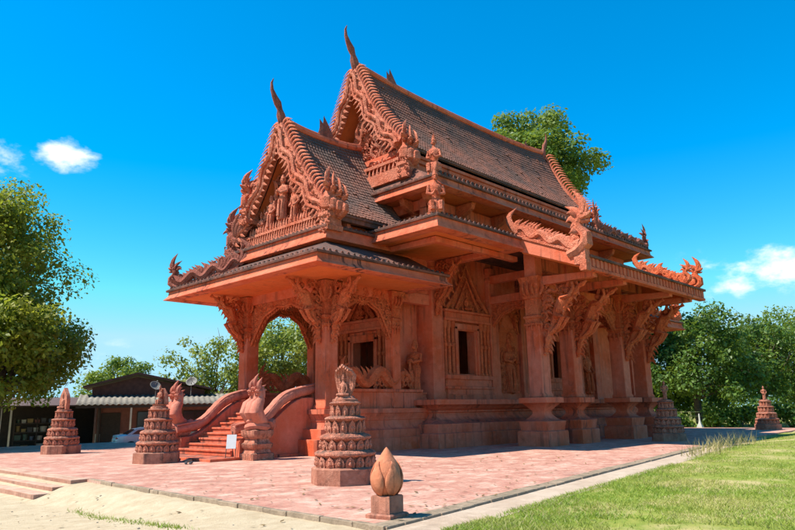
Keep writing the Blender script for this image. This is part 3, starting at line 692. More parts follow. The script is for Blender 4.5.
# ---- columns
def column(x, y, w, zb, zs, zt, nm='column', yfold=True):
    """square column with moulded bands and a flared leaf capital"""
    b = B(); h = w/2
    b.rectp(x-h, x+h, y-h, y+h, [(.05, zb), (.05, zb+.12), (0, zb+.2), (0, zs)]); c = obj(nm, b, 'red', T, bevel=.03)
    b = B(); H = zt-zs
    b.rectp(x-h, x+h, y-h, y+h, [(.0, zs), (.05, zs+.02), (.05, zs+.12), (.0, zs+.15), (.0, zs+.32), (.06, zs+.36), (.06, zs+.46), (-.02, zs+.5), (-.02, zs+H*.55), (.03, zs+H*.56), (.05, zs+H*.62), (.02, zs+H*.64), (.16, zs+H*.97), (.2, zt)])
    for k in range(4):
        ang = k*PI/2; d = np.array([math.cos(ang), math.sin(ang), 0]); t = np.array([-d[1], d[0], 0])
        for j in (-.33, 0, .33):
            flame(b, np.array([x, y, zs+H*.62])+d*(h+.03)+t*w*j, (d[0]*.25, d[1]*.25, 1), d, H*.36, .10, .3, .4)
            flame(b, np.array([x, y, zs+.2])+d*(h+.01)+t*w*j, (d[0]*.05, d[1]*.05, -1), d, .5, .08, .1, .4)
    obj('capital', b, 'carve', c)
    return c
PX, PW = 17.52, .65
porch_cols = [(17.52, 21.02), (17.52, 26.6)]
for i, (x, y) in enumerate(porch_cols): column(x, y, PW, 1.73, 5.0, 6.86)
for (x, y) in ((21.35, 21.02), (21.35, 26.6)): column(x, y, .5, 1.73, 5.2, 6.86, 'half_column')
for (x, y) in ((44.6, 21.02),): column(x, y, PW, 1.73, 5.0, 6.86)
def add_bracket(p, d, reach, z0, z1, seed, sc=1., mat='carve'):
    b = B(); bracket(b, p, d, reach, z0, z1, seed, sc); obj('eave_bracket', b, mat, T)
for i, (x, y) in enumerate(porch_cols):
    add_bracket((x-.33, y, 0), (-1, 0, 0), 1.75, 4.35, 6.86, 10+i)
    add_bracket((x, y-.33, 0), (0, -1, 0), 1.75, 4.35, 6.86, 13+i) if i == 0 else add_bracket((x, y+.33, 0), (0, 1, 0), 1.95, 4.1, 6.86, 16+i)
b = B(); arch_panel(b, (17.52, 21.3, 0), (17.52, 26.3, 0), 6.84, .55, 2.2, .2, 3, 70); obj('valance', b, 'carve', T)
b = B(); arch_panel(b, (17.85, 21.02, 0), (21.1, 21.02, 0), 6.84, .5, 2.1, .2, 4, 60); obj('valance', b, 'carve', T)
b = B(); arch_panel(b, (17.85, 26.6, 0), (21.1, 26.6, 0), 6.84, .5, 2.1, .2, 5, 50); obj('valance', b, 'carve', T)
b = B(); b.box(17.3, 17.7, 20.8, 26.9, 6.5, 7.0); b.box(17.7, 23.8, 20.85, 21.2, 6.5, 7.0); b.box(17.7, 23.8, 26.4, 26.75, 6.5, 7.0); obj('porch_beam', b, 'red', T, bevel=.015)
# side colonnade on its own pedestals
side_x = [26.45, 29.3, 34.45, 37.1]; SY = 16.75; SW = .72
PEDP = [(.45, -.05), (.45, .62), (.40, .66), (.33, .66), (.40, 1.06), (.34, 1.08), (.20, 1.12), (.06, 1.24), (-.05, 1.38), (-.05, 1.50), (.08, 1.66), (.26, 1.84), (.36, 1.85), (.36, 2.09)]
for i, x in enumerate(side_x):
    c = column(x, SY, SW, 2.09, 5.3, 7.55)
    b = B(); h = SW/2; b.rectp(x-h, x+h, SY-h, SY+h, PEDP); obj('pedestal', b, 'dark_block' if i == 0 and False else 'red', c, bevel=.018)
    b = B(); b.box(x-.3, x+.3, SY-.3, SY+.3, 7.5, 8.75); obj('post_head', b, 'red', c, bevel=.015)
    b = B()
    b.add([(xx, y, z) for xx in (x-.2, x+.2) for (y, z) in ((SY-.3, 7.12), (SY-.3, 7.56), (LY0+.25, 7.40), (LY0+.25, 7.16))], [(0, 1, 2, 3), (7, 6, 5, 4), (0, 4, 5, 1), (1, 5, 6, 2), (2, 6, 7, 3), (3, 7, 4, 0)]); obj('cantilever_beam', b, 'red', c, bevel=.02)
    bxm = {0: None, 1: 28.55}.get(i, x)
    if bxm:
        b = B(); b.box(bxm-.2, bxm+.2, SY+.1, 20.8, 7.0, 7.4); b.box(bxm-.2, bxm+.2, SY+.1, 20.8, 8.1, 8.5); obj('tie_beam', b, 'red', c, bevel=.02)
        b = B(); arch_panel(b, (bxm, SY+.36, 0), (bxm, 20.75, 0), 7.0, .25, 1.2, .16, 60+i, 36); obj('valance', b, 'carve', T)
    add_bracket((x, SY-.36, 0), (0, -1, 0), 2.35, 4.0, 7.1, 40+i, 1.25)
for (xa, xb) in zip(side_x, side_x[1:]):
    b = B(); b.box(xa+.3, xb-.3, SY-.2, SY+.2, 7.0, 7.4); b.box(xa+.3, xb-.3, SY-.2, SY+.2, 8.0, 8.6); obj('tie_beam', b, 'red', T, bevel=.02)
    b = B(); arch_panel(b, (xa+.3, SY, 0), (xb-.3, SY, 0), 7.0, .3, 1.4, .16, 80+int(xa), 44); obj('valance', b, 'carve', T)
# ape-like bracket figure at the hall corner under tier B
add_bracket((23.95, 20.66, 0), (0, -1, 0), 1.7, 6.0, 8.5, 77, 1.0)
add_bracket((23.66, 21.3, 0), (-1, 0, 0), 1.6, 6.6, 8.66, 78, 1.1)
b = B(); b.box(20.3, 26.2, 17.4, 17.7, 8.42, 8.66); b.box(20.3, 20.6, 17.7, 29.5, 8.42, 8.66); b.box(24.0, 24.4, 17.7, 20.9, 8.4, 8.66); obj('eave_beam', b, 'red', T, bevel=.02)

# ---- tiled roofs
def prof_at(prof, s):
    """point at arc fraction s on a roof profile [(half width, z)...]"""
    L = [0]
    for (a, c), (d, e) in zip(prof, prof[1:]): L.append(L[-1]+math.hypot(d-a, e-c))
    q = s*L[-1]
    for i in range(len(prof)-1):
        if q <= L[i+1]+1e-9:
            t = (q-L[i])/(L[i+1]-L[i]); return (prof[i][0]+(prof[i+1][0]-prof[i][0])*t, prof[i][1]+(prof[i+1][1]-prof[i][1])*t, L[-1])
    return (*prof[-1], L[-1])
def tiled_roof(nm, x0, x1, prof, sag, tw=.185, tl=.24):
    root_b = B(); K = 10
    zs_ = lambda x, s: sag*(abs((x-(x0+x1)/2)/((x1-x0)/2))**3)*(1-s)
    ring = []
    for sgn in (1, -1):
        pts = [(YC+sgn*prof_at(prof, i/K)[0], prof_at(prof, i/K)[1]) for i in range(K+1)]
        for i in range(K):
            (ya, za), (yb, zb) = pts[i], pts[i+1]
            for j in range(8):
                xa = x0+(x1-x0)*j/8; xb = x0+(x1-x0)*(j+1)/8
                q = [(xa, ya, za+zs_(xa, i/K)), (xb, ya, za+zs_(xb, i/K)), (xb, yb, zb+zs_(xb, (i+1)/K)), (xa, yb, zb+zs_(xa, (i+1)/K))]
                root_b.add(q, [(0, 1, 2, 3)])
    root = obj(nm, root_b, 'tile', T, smooth=0)
    b = B(); Ls = prof_at(prof, 1)[2]; nc = int(Ls/tl); nxn = int((x1-x0)/tw); rs = random.Random(3)
    for sgn in (-1, 1):
        for c in range(nc):
            s0 = c/nc; s1 = min(1.0, (c+1.18)/nc)
            y0_, z0_, _ = prof_at(prof, s0); y1_, z1_, _ = prof_at(prof, s1)
            d = unit((0, sgn*(y1_-y0_), z1_-z0_)); nr = unit((0, sgn*-(z1_-z0_), (y1_-y0_)))
            for i in range(nxn):
                xa = x0+i*tw; xa = min(xa, x1-tw); z = zs_(xa, s0); lift = .035+rs.uniform(-.008, .012)+(.05 if rs.random() < .012 else 0)
                A0 = np.array([xa, YC+sgn*y0_, z0_+z])+nr*.012; A1 = np.array([xa, YC+sgn*y1_, z1_+z])+nr*lift
                e = np.array([tw, 0, 0]); m_ = np.array([tw/2, 0, 0]); jx = np.array([rs.uniform(-.008, .008), 0, 0])
                b.add([A0, A0+m_+nr*.035, A0+e, A1+jx, A1+m_+nr*.05+jx+d*.02, A1+e+jx, A1+jx-nr*.045, A1+e+jx-nr*.045], [(0, 1, 4, 3), (1, 2, 5, 4), (3, 4, 5, 7, 6)])
    obj('tile_courses', b, 'tile', root, kind='stuff', smooth=0)
    rb = B(); path = [(x0+(x1-x0)*i/24, YC, prof[0][1]+.10+zs_(x0+(x1-x0)*i/24, 0)) for i in range(25)]
    rb.tube(path, .17, 8); rb.tube([(a, c, d+.17) for a, c, d in path], .07, 6); obj('ridge_cap', rb, 'slab', root)
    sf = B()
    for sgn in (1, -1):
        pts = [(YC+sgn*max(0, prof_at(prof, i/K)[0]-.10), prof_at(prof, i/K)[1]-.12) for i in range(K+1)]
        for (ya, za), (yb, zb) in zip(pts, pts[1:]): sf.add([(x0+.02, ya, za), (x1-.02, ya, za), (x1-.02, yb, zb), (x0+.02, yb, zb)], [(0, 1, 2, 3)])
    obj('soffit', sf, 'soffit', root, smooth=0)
    # eave boards below the tiles
    for sgn in (-1, 1):
        eb = B(); y = YC+sgn*(prof[-1][0]); z = prof[-1][1]
        eb.box(x0+.1, x1-.1, min(y, y-sgn*.25), max(y, y-sgn*.25), z-.32, z-.02); eb.box(x0+.1, x1-.1, min(y, y+sgn*.06), max(y, y+sgn*.06), z-.13, z-.03); obj('eave_board', eb, 'mould', root, bevel=.01)
    return root
MAINP = [(0, 19.0), (.55, 17.95), (1.15, 16.75), (1.75, 15.8), (2.45, 14.95), (3.25, 14.12)]
PORP = [(0, 14.55), (.7, 13.35), (1.4, 12.25), (2.1, 11.3), (2.8, 10.45), (3.55, 9.72)]
main_roof = tiled_roof('main_roof', 21.95, 39.6, MAINP, .35)
porch_roof = tiled_roof('porch_roof', 17.4, 22.0, PORP, .2)
rear_roof = tiled_roof('rear_roof', 39.5, 43.5, PORP, .1)

# ---- gables
def gable(x, prof, back, tymp_z, face, nm, teeth=17, relief_n=90, scale=1.):
    """gable at plane x (face=-1 looks towards the entrance); bargeboards with flame teeth, tympanum"""
    d = np.array([face, 0, 0.]); par = None
    K = 14
    for sgn in (1, -1):
        pts = [(prof_at(prof, i/K)[0], prof_at(prof, i/K)[1]) for i in range(K+1)]
        b = B()
        outer = [np.array([x, YC+sgn*h, z]) for h, z in pts]
        nrms = []
        for i in range(K+1):
            a = outer[max(0, i-1)]; c = outer[min(K, i+1)]; t = unit(c-a); nrms.append(np.array([0, sgn*-t[2]*sgn*sgn if False else -t[2]*1.0, t[1]])*(1 if sgn > 0 else -1))
        W_ = .52*scale
        rs_ = []
        for i in range(K+1):
            nn = unit(nrms[i]); 
            if nn[2] < 0: nn = -nn
            o_ = outer[i]+nn*.22*scale; i_ = outer[i]-nn*(W_*.75)
            rs_.append([o_, o_+d*.30, i_+d*.30, i_])
        b.rings(rs_)
        # undulating serpent moulding along the board
        body = []
        for i in range(41):
            s = i/40; h, z, _ = prof_at(prof, s); nn = np.array([0, sgn*.75, .66]); off = (-.12+.13*math.sin(s*22))*scale
            body.append(np.array([x, YC+sgn*h, z])+nn*off+d*.36)
        b.tube(body, [(.115+.03*math.sin(k_*2.1))*scale for k_ in range(41)], 6); b.tube([q-np.array([0, sgn*.22, .2])*scale for q in body], [.07*scale]*41, 5)
        for i in range(20):
            s = (i+.5)/20; h, z, _ = prof_at(prof, s)
            flame(b, np.array([x, YC+sgn*h, z])+d*.36-np.array([0, sgn*.30, .26])*scale, (0, -sgn*.6, -.75), (0, sgn, 0), .34*scale, .10*scale, .4)
        rs2 = random.Random(int(x*10)+sgn)
        for i in range(54):
            s = (i+.5)/54; h, z, _ = prof_at(prof, s); q_ = np.array([x, YC+sgn*h, z])+d*.32-np.array([0, sgn*.7, .7])*rs2.uniform(-.12, .42)*scale
            curl(b, q_, np.array([0, 1., 0])*rs2.choice((-1, 1)), np.array([0, 0, 1.]), rs2.uniform(.10, .2)*scale, .055*scale, rs2.uniform(.7, 1.2), rs2.uniform(0, 6), 7)
        par = obj('bargeboard', b, 'pale', T, smooth=.9)
        tb = B(); flame(tb, (0, 0, -.12), (0, .2, 1), (0, 1, 0), .74*scale, .085*scale, .5, .6)
        tm = tb.mesh('flame_tooth', 'pale')
        for i in range(teeth):
            s = (i+.6)/teeth; h, z, _ = prof_at(prof, s); h2, z2, _ = prof_at(prof, min(1, s+.02)); h1, z1, _ = prof_at(prof, max(0, s-.02))
            t = unit((0, sgn*(h2-h1), z2-z1)); nn = unit(np.cross(t, (1, 0, 0))); nn = nn if nn[2] > 0 else -nn
            A = frame(np.array([x, YC+sgn*h, z])+nn*.2*scale+d*.15, np.cross(-t, nn), -t, nn)
            obj('flame_tooth', tm, None, par, mw=A)
    # tympanum wall
    zl = tymp_z; b = B(); pts = []
    for i in range(K+1):
        h, z = prof_at(prof, i/K)[:2]
        if z > zl: pts.append((max(0, h-.25), z-.25))
    hb = pts[-1][0]
    poly_ = [(-hb-.1, zl)]+[(-h, z) for h, z in pts[::-1]]+[(h, z) for h, z in pts[1:]]+[(hb+.1, zl)]
    b.prism([(h, z) for h, z in poly_], (x-face*(back-.0), YC, 0), (0, 1, 0), (0, 0, 1), (-face, 0, 0), .2)
    ty = obj('tympanum', b, 'red', T, smooth=0)
    return ty, pts
def tymp_ornament(ty, x, face, zl, hw, hh, seed, n, mat='pale', bigfig=True):
    b = B(); d = np.array([face, 0, 0.])
    ins = lambda X, Y: Y < hh*max(0, (1-abs(X/hw-1)))**1.15
    u = np.array([0, -face*1.0, 0]) * (1 if face < 0 else -1)
    relief(b, (x, YC-hw, zl), (0, 1, 0), (0, 0, 1), 2*hw, hh, ins, n, seed, .12, .30, .08, .08)
    rs = random.Random(seed)
    for i in range(26):
        X = rs.uniform(-hw*.85, hw*.85); Y = rs.uniform(0, hh*.8)*(1-abs(X/hw))
        flame(b, (x+d[0]*.12, YC+X, zl+Y), (d[0]*.3, -.3*np.sign(X), 1), (0, -np.sign(X), 0), rs.uniform(.5, .9), .14, .4, .5)
    if bigfig:
        yaw = 0. if face < 0 else PI
        statue(b, place((x+d[0]*.35, YC, zl+.45), yaw, hh*.52), 'stand', 0)
        for k_ in range(5):
            for s in (-1, 1): statue(b, place((x+d[0]*(.1+.12*(k_ % 2)), YC+s*hw*(.12+.16*k_), zl+.05+(4-k_)*hh*.10), yaw, hh*.22), 'kneel' if k_ % 2 else 'stand', k_)
        for s in (-1, 1):
            statue(b, place((x+d[0]*.35, YC+s*hw*.33, zl+.15), yaw, hh*.40), 'stand', 1); statue(b, place((x+d[0]*.35, YC+s*hw*.62, zl+.1), yaw, hh*.27), 'kneel', 0)
    obj('tympanum_carving', b, mat, ty)
ty, _ = gable(21.8, MAINP, .95, 13.6, -1, 'main', 26)
tymp_ornament(ty, 22.2, -1, 13.3, 2.6, 3.9, 8, 150, 'pale', False)
ty, _ = gable(17.2, PORP, .95, 9.1, -1, 'porch', 24)
tymp_ornament(ty, 17.6, -1, 9.65, 2.7, 4.2, 9, 170, 'pale', True)
ty, _ = gable(39.75, MAINP, .95, 13.6, 1, 'rear', 24)
b = B()
for i in range(30): flame(b, (17.0, YC-2.6+5.2*i/29, 9.2), (0, 0, 1), (0, 1, 0), .42, .075, .1, .5)
b.box(16.95, 18.1, YC-2.9, YC+2.9, 9.04, 9.26); b.box(17.0, 18.1, YC-2.8, YC+2.8, 9.60, 9.72)
for i in range(24): flame(b, (17.1, YC-2.3+4.6*i/23, 9.7), (0, 0, 1), (0, 1, 0), .40, .075, .1, .5)
b.box(17.5, 18.1, YC-3.0, YC+3.0, 9.2, 9.65); obj('gable_crest_rail', b, 'pale', T)
b = B()
for i in range(26): flame(b, (21.5, YC-3.4+6.8*i/25, 12.75), (0, 0, 1), (0, 1, 0), .45, .085, .1, .5)
b.box(21.35, 22.8, YC-3.45, YC+3.45, 12.2, 12.78); b.box(21.5, 22.8, YC-3.2, YC+3.2, 13.2, 13.36); b.box(21.9, 22.8, YC-3.2, YC+3.2, 12.7, 13.3); obj('gable_crest_rail', b, 'pale', T)
b = B()   # rich carving low in the main gable either side
relief(b, (21.6, YC-3.6, 12.8), (0, 1, 0), (0, 0, 1), 7.2, 1.3, lambda X, Y: True, 50, 91, .12, .26, .07, .1)
obj('gable_scrollwork', b, 'pale', T, kind='stuff')

def chofa(p, s, face, parent):
    p = np.asarray(p, float); b = B(); f = face
    path = [(.10*f*-1, 0, -.35), (-.02*f*-1, 0, .0), (.14*f, 0, .35), (.20*f, 0, .62), (.34*f, 0, .92), (.54*f, 0, 1.22), (.70*f, 0, 1.55), (.73*f, 0, 1.90), (.62*f, 0, 2.18)]
    b.tube([p+np.array(q)*s for q in path], [q*s for q in (.22, .25, .24, .15, .21, .15, .10, .065, .015)], 8, .8, nrm=(0, 1, 0))
    flame(b, p+np.array((.2*f, 0, .95))*s, (f, 0, -.25), (0, 0, 1), .26*s, .06*s, .3)
    obj('horn_finial', b, 'weathered', parent)
chofa((21.75, YC, 19.35), 1.0, -1, main_roof); chofa((17.15, YC, 14.8), .92, -1, porch_roof); chofa((39.8, YC, 19.35), .85, 1, main_roof)
def ridge_leaf(p, s, d, parent):
    b = B(); p = np.asarray(p, float)
    for k, (a, L) in enumerate(((.55, 1.0), (.25, .75), (.85, .75))): flame(b, p+np.array((d*.12*k, 0, 0)), (d*a, 0, 1), (d, 0, 0), L*s, .22*s, .25, .35)
    obj('ridge_flame', b, 'weathered', parent)
ridge_leaf((23.9, YC, 18.9), 1.5, 1, main_roof); ridge_leaf((19.2, YC, 14.5), 1.6, 1, porch_roof); ridge_leaf((38.0, YC, 18.9), 1.1, -1, main_roof)

# naga heads at the feet of the gables
def foot_naga(p, s, side, parent=T, mat='pale', heads=3, yaw0=0.):
    b = B()
    for k in range(heads): naga_head(b, place(np.asarray(p, float)+np.array((.10*k, side*.16*k*s*.6, -.04*k)), yaw0+(-side)*R(25+22*k), s*(1-.12*k)), 4)
    b.rectp(p[0]-.14*s, p[0]+.24*s, p[1]-.13*s, p[1]+.13*s, [(.03, p[2]-.36*s), (.05, p[2]-.26*s), (0, p[2]-.24*s), (-.02, p[2]-.1*s), (.05, p[2]-.06*s), (.04, p[2]+.04)])
    relief(b, (p[0]-.16*s, p[1]-.2*s, p[2]-.4*s), (0, 1, 0), (0, 0, 1), .4*s, .5*s, lambda X, Y: True, 12, int(p[0]*10), .08, .16, .05)
    obj('naga_finial', b, mat, parent)
foot_naga((21.55, 20.15, 12.9), 2.1, -1); foot_naga((21.55, 27.4, 12.9), 2.0, 1)
foot_naga((17.0, 20.3, 9.55), 2.0, -1, heads=4); foot_naga((17.0, 27.35, 9.3), 2.0, 1, mat='weathered')
foot_naga((16.95, 26.15, 11.0), 1.9, 1, heads=3); foot_naga((21.6, 26.2, 14.5), 2.0, 1, heads=3)
foot_naga((39.9, 20.3, 13.6), 1.5, -1, heads=2, yaw0=PI)
# small figures and animals standing on roof corners
def roof_fig(p, h, yaw, pose, seed, mat='pale'):
    b = B(); statue(b, place(p, yaw, h), pose, seed); b.box(p[0]-.13*h, p[0]+.13*h, p[1]-.13*h, p[1]+.13*h, p[2]-.12, p[2]+.03); obj('roof_figure', b, mat, T)
roof_fig((19.62, 16.75, 9.32), 2.0, R(45), 'kneel', 0)
roof_fig((21.3, 18.2, 11.78), 1.95, R(20), 'kneel', 0)
roof_fig((16.9, 20.35, 8.9), 1.0, R(45), 'kneel', 1)
def winged_beast(p, s, yaw, mat='weathered'):
    b = B(); q = B()
    q.tube([(.5, 0, .35), (.2, 0, .45), (-.1, 0, .5), (-.3, 0, .68), (-.42, 0, .88)], [.16, .2, .2, .14, .11], 8); q.ell((-.5, 0, .95), (.14, .1, .11)); q.tube([(-.55, 0, .95), (-.72, 0, .9), (-.8, 0, .84)], [.07, .04, .01], 6)
    for k in (-1, 1):
        q.tube([(-.2, k*.12, .42), (-.35, k*.14, .25), (-.3, k*.14, .0), (-.42, k*.14, .0)], [.09, .07, .05, .05], 6); q.tube([(.35, k*.12, .35), (.42, k*.16, .18), (.3, k*.16, .0)], [.12, .09, .05], 6)
        for j in range(5): flame(q, (.0+.08*j, k*.16, .6), (.35+.22*j, k*.35, 1-.12*j), (-1, 0, 0), 1.0-.1*j, .13, .25, .35)
    for j in range(5): flame(q, (.5+.1*j, 0, .4), (.6+.1*j, 0, .8-.2*j), (1, 0, 0), .6, .12, .4, .45)
    for j in range(3): flame(q, (-.45+.08*j, 0, 1.02), (.3+.2*j, 0, 1), (-1, 0, 0), .28, .06, .3)
    q.box(-.5, .7, -.2, .2, -.06, .05)
    b.merge(q, place(p, yaw, s)); obj('winged_beast', b, mat, T)
winged_beast((17.0, 27.0, 9.12), 1.25, R(-75))

# nagas crawling down verges and hips
def verge_naga(tail, head, hs, nm='verge_naga', mat='pale', amp=.16, yaw=None, body_h=.75, waves=3.2):
    tail, head = np.asarray(tail, float), np.asarray(head, float); L = np.linalg.norm(head-tail); u = (head-tail)/L; z = np.array([0, 0, 1.]); b = B()
    n = 34; path = []; rad = []
    for i in range(n+1):
        t = i/n; path.append(tail+u*L*t+z*(.32*body_h+amp*math.sin(t*2*PI*waves)*(1-.3*t))); rad.append(.09+.15*t**.7)
    b.tube(path, rad, 7)
    side = unit(np.cross(u, z))
    b.prism([(0, 0), (L, 0), (L, .10), (0, .10)], tail-side*.09, u, z, side, .18)
    rs = random.Random(int(L*100))
    for i in range(int(L/.17)):
        t = (i+.5)/(L/.17); hgt = body_h*(1.0-.45*t)
        flame(b, tail+u*L*t+z*.35*body_h, z*.9-u*.25, -u, hgt*rs.uniform(.55, .85), .12, .45, .5)
        curl(b, tail+u*L*t+z*.22*body_h, u, z, .16*rs.uniform(.8, 1.2), .06, 1., rs.uniform(0, 6), 7)
        curl(b, tail+u*L*t+z*rs.uniform(.4, .7)*body_h*(1.1-.5*t), -u, z, .15*rs.uniform(.7, 1.2), .055, 1., rs.uniform(0, 6), 7)
        flame(b, tail+u*L*t+z*.05, z, u, .4*body_h, .08, .3, .4)
    flame(b, tail+z*.2, z*.9-u*.4, -u, body_h*1.5, .2, .4, .4)
    ya = math.atan2(-u[1], -u[0]) if yaw is None else yaw
    naga_head(b, place(head+z*.02, ya, hs), 6)
    obj(nm, b, mat, T)
verge_naga((LX0+.14, 16.75, 9.36), (LX0+.14, 13.6, 8.0), 2.6, body_h=1.0)
verge_naga((LX1-.2, 16.7, 9.4), (LX1-.2, 13.6, 8.0), 1.7, body_h=.9, mat='carve')
verge_naga((37.0, 14.9, 8.75), (37.2, 13.75, 8.2), 1.3, body_h=.5, mat='carve')
verge_naga((16.6, 26.2, 8.15), (14.95, 29.15, 7.42), 1.55, body_h=1.0, mat='weathered', amp=.2)
verge_naga((36.2, 18.1, 11.82), (42.15, 18.05, 11.74), 1.55, body_h=.75, mat='weathered', waves=5.)
verge_naga((44.6, 19.6, 7.6), (47.4, 18.5, 7.42), 1.7, body_h=.8, mat='carve')

# porch parapets with reclining nagas
for (y, nm) in ((20.95, 0), (26.65, 1)):
    b = B(); b.box(17.9, 23.0, y-.16, y+.16, 1.7, 2.42); b.box(17.9, 23.0, y-.22, y+.22, 2.42, 2.55); pp = obj('parapet', b, 'red', T, bevel=.02)
    b = B(); path = []; rad = []
    for i in range(49):
        t = i/48; path.append((18.4+4.1*t, y, 2.95+.28*math.sin(t*2*PI*2.6)*(1-.2*t)+.1)); rad.append(.11+.16*math.sin(PI*min(1, t*1.1)))
    b.tube(path, rad, 8)
    for i in range(14):
        t = (i+.5)/14; flame(b, (18.4+4.1*t, y, 2.9), (.2, 0, 1), (1, 0, 0), .62, .14, .4, .45)
        curl(b, (18.4+4.1*t, y, 2.8), np.array((1., 0, 0)), np.array((0, 0, 1.)), .2, .07, 1.1, i, 8)
    naga_head(b, place((18.4, y, 2.55), 0, 1.25), 4); obj('parapet_naga', b, 'carve', pp)

# guardian standing beside the door
g1 = thing('guardian_statue', 'standing terracotta guardian leaning on a staff beside the temple door', 'statue', (23.05, 21.25, 2.10))
b = B(); statue(b, place((0, 0, .3), 0, 2.5), 'stand', 0); child('body', b.mesh('guardian_body', 'carve'), g1)
b = B(); b.tube([(-.36, 0, .3), (-.36, 0, 1.65)], [.05, .06], 6); b.ell((-.36, 0, 1.68), (.09, .09, .09)); child('staff', b.mesh('guardian_staff', 'carve'), g1)
b = B(); b.rectp(-.32, .32, -.32, .32, [(.03, -.02), (.03, .08), (0, .1), (0, .24), (.04, .26), (.04, .32)]); child('base', b.mesh('guardian_base', 'slab'), g1)

# ---- entrance staircase
stair_b = B(); NST = 9; SX0, SX1 = 13.75, 17.0; rise = 1.73/NST; tread = (SX1-SX0)/NST
stair_b.box(12.6, 17.0, 21.3, 26.2, -.05, .10); stair = obj('staircase', stair_b, 'slab', T, bevel=.02)
for i in range(1, NST):
    b = B(); x = SX0+(i-1)*tread; b.box(x, SX1+.1, 21.85, 25.75, .05+(i-1)*rise if i > 1 else .1, .05+i*rise+.04); b.box(x-.04, x+.3, 21.85, 25.75, .05+i*rise+.0, .05+i*rise+.075); obj('step', b, 'slab', stair, bevel=.015)
def rail_z(t): return 1.02+1.46*smooth01((t-.08)/.80)
for (y0, y1) in ((21.45, 21.9), (25.7, 26.15)):
    b = B(); pts = [(0, -.05)]+[(3.4*i/12, rail_z(i/12)-.28) for i in range(13)]+[(3.4, -.05)]
    b.prism([(x, z) for x, z in pts], (13.85, y0, 0), (1, 0, 0), (0, 0, 1), (0, 1, 0), y1-y0); sw = obj('side_wall', b, 'red', stair, smooth=.5, bevel=.02)
    b = B(); ym = (y0+y1)/2; path = []; rad = []
    for i in range(25):
        t = i/24; path.append((13.7+4.2*t, ym, rail_z(min(1, t*1.18))+.06*math.sin(t*16)+(.05 if t > .9 else 0))); rad.append(.16+.06*math.sin(t*PI))
    P_ = []; R_ = []
    for i in range(97):
        q = i/96*24; j = min(23, int(q)); fr = q-j; P_.append(np.array(path[j])*(1-fr)+np.array(path[j+1])*fr); R_.append(rad[j]*(1-fr)+rad[j+1]*fr+.006*math.sin(i*.9))
    b.tube(P_, R_, 10)
    for q in (-1, 1): b.tube([(x, y+q*.13, z+.17) for x, y, z in path], .045, 5)
    obj('naga_rail', b, 'smooth_pale', sw)

# ================================================================== FREE-STANDING THINGS
# many-headed nagas guarding the foot of the stair
def naga_statue(loc, label):
    t = thing('naga_statue', label, 'statue', loc, 0, 1., 'nagas at the foot of the stair')
    b = B(); b.rectp(-.32, .32, -.32, .32, [(.12, -.03), (.12, .22), (.05, .25), (.0, .36), (.06, .42), (.1, .55), (.02, .60), (-.02, .72), (.06, .80), (.1, .9), (.1, 1.02), (.02, 1.05)]); child('pedestal', b.mesh('naga_pedestal', 'shrine'), t)
    b = B()
    for k, (r, z, rr) in enumerate(((.34, 1.15, .14), (.28, 1.36, .13))):
        b.tube([(r*math.cos(a), r*math.sin(a), z+.03*math.sin(a*2)) for a in [2*PI*i/16 for i in range(17)]], rr, 8)
    b.tube([(.35, -.25, 1.2), (.55, -.1, 1.3), (.62, .0, 1.1), (.75, .0, 1.2)], [.15, .15, .14, .08], 8)
    child('coils', b.mesh('naga_coils', 'smooth_pale'), t)
    for k, (y, s, zo) in enumerate(((0, 1.0, .10), (-.27, .86, 0), (.27, .86, 0))):
        b = B(); sp = y*.5
        b.tube([(.12, y*.7, 1.30), (-.14, y*1.0, 1.45), (-.28, y*1.12, 1.68), (-.22, y*1.12, 1.92), (-.06, y*1.0, 2.10), (-.04, y*.95, 2.26+zo*.5), (-.10, y*.9, 2.38+zo)], [.18, .25, .27, .22, .145, .115, .11], 9)
        z0 = 2.38+zo
        b.tube([(-.05, y*.9, z0), (-.15, y*.92, z0+.02), (-.24, y*.95, z0+.02), (-.29, y*.97, z0+.05)], [.115, .11, .075, .03], 7, .85); b.tube([(-.08, y*.9, z0-.06), (-.17, y*.92, z0-.08), (-.24, y*.94, z0-.08)], [.08, .06, .03], 6)
        b.ell((.0, y*.95, z0-.08), (.07, .17, .26), 10, 6)
        for j in range(5): b.tube([(-.40+.05*abs(j-2), y*1.12+q*.10, 1.52+.10*j) for q in (-1, 0, 1)], [.015, .028, .015], 4)
        for q in (-1, 1): b.ell((-.18, y*.92+q*.08, z0+.07), (.035, .025, .035), 6, 4); flame(b, (0, y*.9+q*.07, z0), (.5, q*.7, .6), (0, 0, 1), .16, .05, .3)
        flame(b, (-.12, y*.9, z0+.06), (.05, y*.1, 1), (-1, 0, 0), .42*s+.1, .12, .2, .7); flame(b, (-.03, y*.9, z0+.02), (.4, 0, .9), (-1, 0, 0), .26, .09, .35, .6)
        child('head', b.mesh('naga_head', 'smooth_pale'), t)
    return t
naga_statue((14.25, 20.95, 0.), 'terracotta three-headed naga on the right of the temple stair foot')
naga_statue((13.95, 26.3, 0.), 'terracotta three-headed naga on the left of the temple stair foot')

